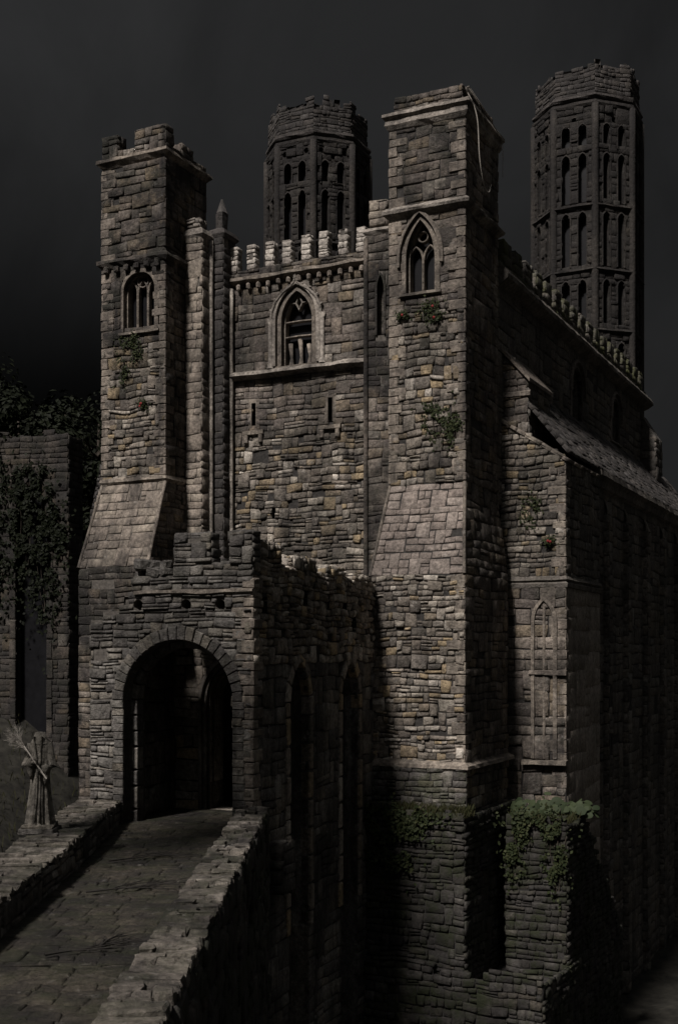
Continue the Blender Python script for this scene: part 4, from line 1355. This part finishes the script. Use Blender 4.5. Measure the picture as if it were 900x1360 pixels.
# ================================================================== GROUND
def smooth(a, b, x):
    t = max(0, min(1, (x - a) / (b - a)))
    return t * t * (3 - 2 * t)
def gz(x, y):
    z = -9 + 5.5 * smooth(-8.5, -17, x) * smooth(-60, -10, y + 40)
    z += 17 * math.exp(-(((x + 42) / 30) ** 2 + ((y - 105) / 38) ** 2))
    z += 9 * math.exp(-(((x + 16) / 9) ** 2 + ((y - 74) / 12) ** 2))
    d = math.hypot(x, y - 40)
    z += 30 * smooth(250, 1500, d) * (.6 + .5 * noise.noise(V3((x * .0015, y * .0015, 0))))
    z += .5 * noise.noise(V3((x * .16, y * .16, 2))) + .2 * noise.noise(V3((x * .6, y * .6, 5)))
    return z
P, F = [], []
NR, NA = 110, 200
for i in range(NR):
    rad = .5 + 3200 * (i / (NR - 1)) ** 3.6 + i * .55
    for k in range(NA):
        t = 2 * PI * k / NA
        x, y = -6 + rad * math.cos(t), 40 + rad * math.sin(t)
        P.append(V3((x, y, gz(x, y))))
for i in range(NR - 1):
    for k in range(NA):
        F.append((i * NA + k, i * NA + (k + 1) % NA, (i + 1) * NA + (k + 1) % NA, (i + 1) * NA + k))
F.append(tuple(range(NA)))
mb = MB()
mb.add(P, F, 0, True)
tag(mb.build('ground', 'soil'), None, None, None, 'structure')

# ================================================================== PLANTS
def ivy(label, frame, fr, blobs, n, seed, name='ivy', size=(.07, .16), m='leaf_ivy', out=.16, flowers=0, group='ivy on the walls', cat='ivy'):
    rr = random.Random(seed)
    b0 = fr.P(blobs[0][0], blobs[0][1], 0)
    t = thing(name, label, cat, frame, tuple(b0), group)
    mb = MB()
    for _ in range(n):
        a, b, ra, rb = rr.choice(blobs)
        x, z = a + rr.gauss(0, ra * .45), b + rr.gauss(0, rb * .45)
        if noise.noise(V3((x * 2.3, z * 2.3, seed))) < -.12: continue
        c = rr.uniform(.03, out)
        nn = fr.n + V3((rr.uniform(-.8, .8), rr.uniform(-.8, .8), rr.uniform(-.3, .9)))
        mb.leaf(fr.P(x, z, c), nn, rr.uniform(*size), rr, 0, .75)
    mb.build('foliage', m, t)
    mb = MB()
    for a, b, ra, rb in blobs:
        for _ in range(3):
            x, z = a + rr.uniform(-.2, .2) * ra, b - rb * .8
            pts = [(x, z)]
            for k in range(6):
                x += rr.uniform(-.2, .2) * ra
                z += rb * .28
                pts.append((x, z))
            mb.tube([fr.P(p, q, .05) for p, q in pts], .014, 5)
    mb.build('stem', 'bark', t)
    for k in range(flowers):
        a, b, ra, rb = blobs[k % len(blobs)]
        mb = MB()
        c = fr.P(a + rr.uniform(-.4, .4) * ra, b + rr.uniform(-.4, .4) * rb, out + .02)
        for q in range(6):
            an = q * PI / 3
            mb.leaf(c + (fr.du * math.cos(an) + fr.dv * math.sin(an)) * .022, fr.n + (fr.du * math.cos(an) + fr.dv * math.sin(an)) * .5, .05, rr, 0, .8)
        mb.build('flower', 'petal', t)
    return t
ivy('dark wall plant with red flowers under the pointed window of the right tower', CASTLE, FRONT(0), [(-1.1, 14.75, .45, .3), (-.95, 14.4, .4, .35), (-2.0, 14.6, .2, .15)], 500, 201, 'wall_plant', size=(.05, .11), flowers=3, group='plants growing on the towers', cat='plant')
ivy('dark ivy patch half-way up the rough rubble face of the right tower', CASTLE, FRONT(0), [(-.95, 11.3, .5, .7), (-.35, 10.9, .3, .6)], 700, 202, size=(.06, .12), out=.1)
ivy('pale weedy plant hanging below the three-light window of the left tower', CASTLE, FRONT(0), [(-12.3, 15.0, .5, .35), (-12.1, 14.6, .4, .4), (-12.6, 14.0, .3, .5)], 800, 203, 'wall_plant', size=(.05, .11), group='plants growing on the towers', cat='plant')
ivy('small red-flowered weed on the middle of the left tower face', CASTLE, FRONT(0), [(-11.75, 12.75, .25, .2)], 120, 204, 'wall_plant', size=(.05, .1), flowers=3, group='plants growing on the towers', cat='plant')
ivy('small red-flowered weed on the rubble of the hall buttress', CASTLE, FRONT(3.5), [(1.65, 7.75, .25, .2)], 120, 205, 'wall_plant', size=(.05, .1), flowers=3, group='plants growing on the towers', cat='plant')
ivy('dark creeper hanging down the upper right edge of the hall buttress face', CASTLE, FRONT(3.5), [(.9, 8.4, .35, .5), (1.1, 9.0, .3, .4)], 300, 206, size=(.05, .11), out=.1)
ivy('green ivy spilling over the moat wall at the foot of the right tower', CASTLE, FRONT(-1.7), [(-3.6, -.7, 1.0, .5), (-2.3, -.9, 1.1, .7), (-1.1, -.8, 1.0, .6), (-2.9, -1.7, .8, .7), (-1.7, -1.9, .7, .6)], 4200, 207, size=(.07, .15), out=.22)
ivy('ivy curtain hanging over the arch of the ruined wall', Matrix.Translation((-15.2, 60, 0)) @ Matrix.Rotation(-.25, 4, 'Z'), FRONT(0), [(-.1, 12.6, 1.1, 1.2), (-.8, 11, .5, 2.2), (.7, 10.6, .4, 2.0), (-.3, 10, .6, 2.5), (-2.2, 12.5, 1.2, 2.5), (-2, 9, 1.3, 3), (.6, 8, 1.2, 3), (1.2, 10.2, .7, 1.2)], 6500, 208, size=(.14, .26), out=.3, m='leaf_dark')

ivy('ivy trailing over the front of the moat wall under the broad-leaved shrubs', CASTLE, FRONT(.9), [(1.5, -1.0, .7, .5), (2.4, -1.1, .7, .7), (1.3, -1.9, .4, .9), (2.6, -2.2, .4, 1.0)], 1800, 209, size=(.07, .15), out=.22)

def pad_shrub(label, u, v, z, rad, seed):
    rr = random.Random(seed)
    t = thing('leafy_shrub', label, 'shrub', CASTLE, (u, v, z), 'broad-leaved shrubs at the foot of the hall')
    lf, st = MB(), MB()
    for k in range(46):
        an = rr.uniform(0, 2 * PI)
        rr_ = rad * math.sqrt(rr.random())
        hgt = rad * rr.uniform(.2, 1.25) * (1.1 - .5 * rr_ / rad)
        p = V3((u + rr_ * math.cos(an), v + rr_ * math.sin(an), z + hgt))
        st.tube([V3((u + .1 * math.cos(an), v + .1 * math.sin(an), z)), V3((u, v, z)).lerp(p, .6) + V3((0, 0, .06)), p], [.012, .01, .007], 5)
        n = V3((math.cos(an) * .7 + rr.uniform(-.4, .4), math.sin(an) * .7 - .7 + rr.uniform(-.3, .3), .7)).normalized()
        x = n.cross(V3((0, 0, 1))).normalized()
        y = n.cross(x)
        s = rr.uniform(.1, .19)
        ring = [p + (x * math.cos(q * PI / 4) + y * math.sin(q * PI / 4) * .85) * s * (1 + .1 * rr.uniform(-1, 1)) - n * s * .18 for q in range(8)]
        lf.add(ring + [p], [(q, (q + 1) % 8, 8) for q in range(8)], 0, True)
    lf.build('foliage', 'leaf_pad', t)
    st.build('stem', 'bark', t)
for i, (u, v, z, rad, lab) in enumerate((
        (1.15, 2.3, -1.05, .55, 'broad-leaved green shrub nearest the dark slot beside the right tower base'),
        (1.7, 2.6, -1.05, .65, 'largest broad-leaved green shrub before the hall buttress face'),
        (2.3, 1.9, -1.05, .5, 'low broad-leaved shrub in front of the pale corner of the hall buttress'),
        (2.75, 3.0, -1.05, .55, 'broad-leaved shrub round the corner of the hall buttress, nearest the dark aisle'),
        (1.45, 1.3, -1.05, .4, 'smallest broad-leaved shrub hanging over the moat wall edge'))):
    pad_shrub(lab, u, v, z, rad, 300 + i)

# grass on the ledge at the tower foot and along the left bank
mb = MB()
rg = random.Random(401)
def blade(mb, p, h, rr):
    d = V3((rr.uniform(-1, 1), rr.uniform(-1, 1), 0)) * h * .45
    s = V3((rr.uniform(-1, 1), rr.uniform(-1, 1), 0)).normalized() * .014
    p = V3(p)
    mb.add([p - s, p + s, p + d * .4 + V3((0, 0, h * .65)) + s * .6, p + d + V3((0, 0, h))], [(0, 1, 2), (0, 2, 3)], 0)
for _ in range(2600):
    u, v = rg.uniform(-5, .7), rg.uniform(-1.75, -1.02)
    p = CASTLE @ V3((u, v, -.6))
    blade(mb, p, rg.uniform(.12, .4), rg)
for _ in range(900):
    u, v = rg.uniform(1.05, 2.2), rg.uniform(2.6, 3.44)
    blade(mb, CASTLE @ V3((u, v, -1.05)), rg.uniform(.1, .3), rg)
for _ in range(1800):
    u, v = rg.uniform(1.05, 2.85), rg.uniform(.95, 3.4)
    blade(mb, CASTLE @ V3((u, v, -1.08)), rg.uniform(.12, .4), rg)
for _ in range(5000):
    x, y = rg.uniform(-26, -7.5), rg.uniform(26, 70)
    blade(mb, (x, y, gz(x, y) - .03), rg.uniform(.2, .6), rg)
tag(mb.build('grass', 'grass'), None, None, None, 'stuff')

# creepers trailing from the broken top of the right tower
for i, (pts, lab) in enumerate((
        ([(.05, .2, 21.4), (.32, .9, 20.9), (.3, 2.0, 20.75), (.22, 2.9, 20.75), (.2, 3.0, 19.6)], 'long thin dry creeper slung along the right side of the right tower top'),
        ([(.05, .05, 21.2), (.28, .3, 20.5), (.3, .5, 19.3), (.3, .9, 18.6), (.28, 1.4, 18.55), (.26, 1.7, 18.9)], 'thin dry creeper curling up at its end on the shadowed side of the right tower'),
        ([(.08, .0, 21.3), (.3, .5, 20.85), (.26, 1.4, 20.1)], 'short dry creeper drooping from the front right corner of the right tower top'))):
    t = thing('dry_creeper', lab, 'creeper', CASTLE, pts[0], 'dry creepers on the right tower')
    mb = MB()
    P = [V3(p) for p in pts]
    S = []
    for k in range(len(P) - 1):
        p0, p1, p2, p3 = P[max(0, k - 1)], P[k], P[k + 1], P[min(len(P) - 1, k + 2)]
        for q in range(6):
            s = q / 6
            S.append(.5 * ((2 * p1) + (p2 - p0) * s + (2 * p0 - 5 * p1 + 4 * p2 - p3) * s * s + (3 * p1 - p0 - 3 * p2 + p3) * s ** 3))
    S.append(P[-1])
    mb.tube(S, [.022 * (1 - .6 * k / len(S)) for k in range(len(S))], 5)
    mb.build('stem', 'twig', t)

# ------------------------------------------------------------------ trees
def tree(label, x, y, h, rad, seed, m='leaf_dark', nl=5200, ls=(.3, .6), cb=.28, group='dark trees on the left hillside'):
    rr = random.Random(seed)
    z0 = gz(x, y) - .2
    t = thing('dark_tree', label, 'tree', IDENT, (x, y, z0), group)
    tr, lf = MB(), MB()
    top = V3((x + rr.uniform(-.5, .5), y, z0 + h * .9))
    spine = [V3((x, y, z0)).lerp(top, k / 6) + V3((rr.uniform(-.2, .2), rr.uniform(-.2, .2), 0)) * (k > 0) for k in range(7)]
    tr.tube(spine, [h * .024 * (1 - .13 * k) for k in range(7)], 8)
    cl = []
    for k in range(26):
        f = cb + (.98 - cb) * (k / 25)
        pz = z0 + h * f
        prof = math.sin(PI * min(1, max(.08, (1.02 - f) / (1.02 - cb))) ** .75) * .75 + .25
        an = k * 2.4 + rr.uniform(-.5, .5)
        d = rad * prof * rr.uniform(.45, .95)
        c = V3((x + d * math.cos(an), y + d * math.sin(an), pz + rr.uniform(-.4, .5)))
        cl.append((c, rad * rr.uniform(.25, .45)))
        s = spine[min(6, int(f * 6))]
        tr.tube([s, s.lerp(c, .5) + V3((0, 0, -.1 * d)), c], [h * .008, h * .005, h * .002], 5)
    for _ in range(nl):
        c, q = rr.choice(cl)
        v = V3((rr.gauss(0, 1), rr.gauss(0, 1), rr.gauss(0, .75)))
        v = v.normalized() * q * rr.random() ** .4
        lf.leaf(c + v, v + V3((rr.uniform(-.5, .5), rr.uniform(-.5, .5), .4)) * q, rr.uniform(*ls), rr, 0, .55)
    tr.build('trunk', 'bark', t)
    lf.build('crown', m, t)
for i, (x, y, h, rad, lab) in enumerate((
        (-24, 84, 15, 5, 'tall dark tree behind the ruined wall, at the left edge of the picture'),
        (-17.5, 88, 17, 5.2, 'tallest dark tree, rising behind the ruined wall'),
        (-13.2, 80, 14, 4.2, 'dark tree in the gap between the ruined wall and the left tower'),
        (-20, 76, 11, 4, 'lower dark tree close behind the left end of the ruined wall'),
        (-29, 95, 17, 6, 'broad dark tree on the hillside beyond the left edge of the ruin'),
        (-15.5, 69, 9, 2.8, 'small dark tree beside the right end of the ruined wall'))):
    tree(lab, x, y, h, rad, 500 + i)

for i, (x, y, h, rad, lab) in enumerate((  # unseen trees, added to throw shade on the deck and left bank
        (-13.4, 10.6, 33, 2.8, 'tall high-crowned tree added out of view to shade the deck before the arch'),
        (-19.0, 17.0, 27, 4.0, 'dark tree added out of view to shade the left bank, behind the nearest one'),
        (-24.0, 23.0, 26, 5.0, 'broad dark tree added out of view to shade the left bank, farthest from the bridge'))):
    tree(lab, x, y, h, rad, 540 + i, group='unseen trees added for shade', nl=4200, cb=.87 if i == 0 else .42)

# ================================================================== LIGHT, SKY, CAMERA
SUN_EL = math.radians(50)
Ls = V3((-.533, -.846, 0)).normalized() * math.cos(SUN_EL) + V3((0, 0, math.sin(SUN_EL)))
sun = bpy.data.lights.new('moonlit_sun', 'SUN')
sun.energy = 5.0
sun.angle = math.radians(7)
sun.color = (1.0, .935, .89)
so = bpy.data.objects.new('sun', sun)
COL.objects.link(so)
so.rotation_euler = Ls.to_track_quat('Z', 'Y').to_euler()

wd = bpy.data.worlds.new('World')
scene.world = wd
wd.use_nodes = True
nt = wd.node_tree
bg = nt.nodes['Background']
sky = nt.nodes.new('ShaderNodeTexSky')
sky.sky_type = 'NISHITA'
sky.sun_disc = False
sky.sun_elevation = SUN_EL
sky.sun_rotation = math.atan2(Ls.x, Ls.y)
hs = nt.nodes.new('ShaderNodeHueSaturation')
hs.inputs['Saturation'].default_value = .06
nt.links.new(sky.outputs[0], hs.inputs['Color'])
tcw = nt.nodes.new('ShaderNodeTexCoord').outputs['Generated']
cl = ramp(nt, noise_tex(nt, tcw, 3.2, 7, .55, .6), [(.3, .62), (.72, 1.35)])
skyc = mix(nt, 1.0, hs.outputs['Color'], cl, 'MULTIPLY')
sz = nt.nodes.new('ShaderNodeSeparateXYZ')
nt.links.new(tcw, sz.inputs[0])
skyc = mix(nt, 1.0, skyc, ramp(nt, sz.outputs['Z'], [(0, .03), (.12, .042), (.3, .055), (.48, .082), (.75, .8)]), 'MULTIPLY')
def rng(sock, a, b):
    n = nt.nodes.new('ShaderNodeMapRange')
    n.interpolation_type = 'SMOOTHSTEP'
    nt.links.new(sock, n.inputs['Value'])
    n.inputs['From Min'].default_value, n.inputs['From Max'].default_value = a, b
    return n.outputs['Result']
# heavy dark cloud bank low on the left, thin bright cloud high on the left
bank = mul(nt, rng(sz.outputs['X'], -.07, -.2), rng(sz.outputs['Z'], .36, .18))
skyc = mix(nt, mul(nt, bank, .9), skyc, (.0, .0, .0))
glow = mul(nt, rng(sz.outputs['X'], .05, -.3), rng(sz.outputs['Z'], .25, .48))
skyc = mix(nt, mul(nt, glow, .5), skyc, (2.2, 2.2, 2.2), 'MULTIPLY')
nt.links.new(skyc, bg.inputs['Color'])
bg.inputs['Strength'].default_value = .062

cam = bpy.data.cameras.new('camera')
co = bpy.data.objects.new('camera', cam)
COL.objects.link(co)
co.location = (0, 0, 4.1)
co.rotation_euler = (PI / 2, 0, 0)
cam.sensor_fit = 'HORIZONTAL'
cam.sensor_width = 36
cam.lens = 36 * 1602 / 900
cam.shift_y = 190 / 900
cam.clip_end = 6000
cam.clip_start = .05
scene.camera = co
for o in bpy.data.objects:
    if '_off' in o: del o['_off']
vs = scene.view_settings
vs.view_transform = 'Standard'
vs.look = 'None'
vs.exposure = 0
vs.gamma = 1
scene.cycles.use_denoising = True
scene.cycles.max_bounces = 5
scene.cycles.diffuse_bounces = 3
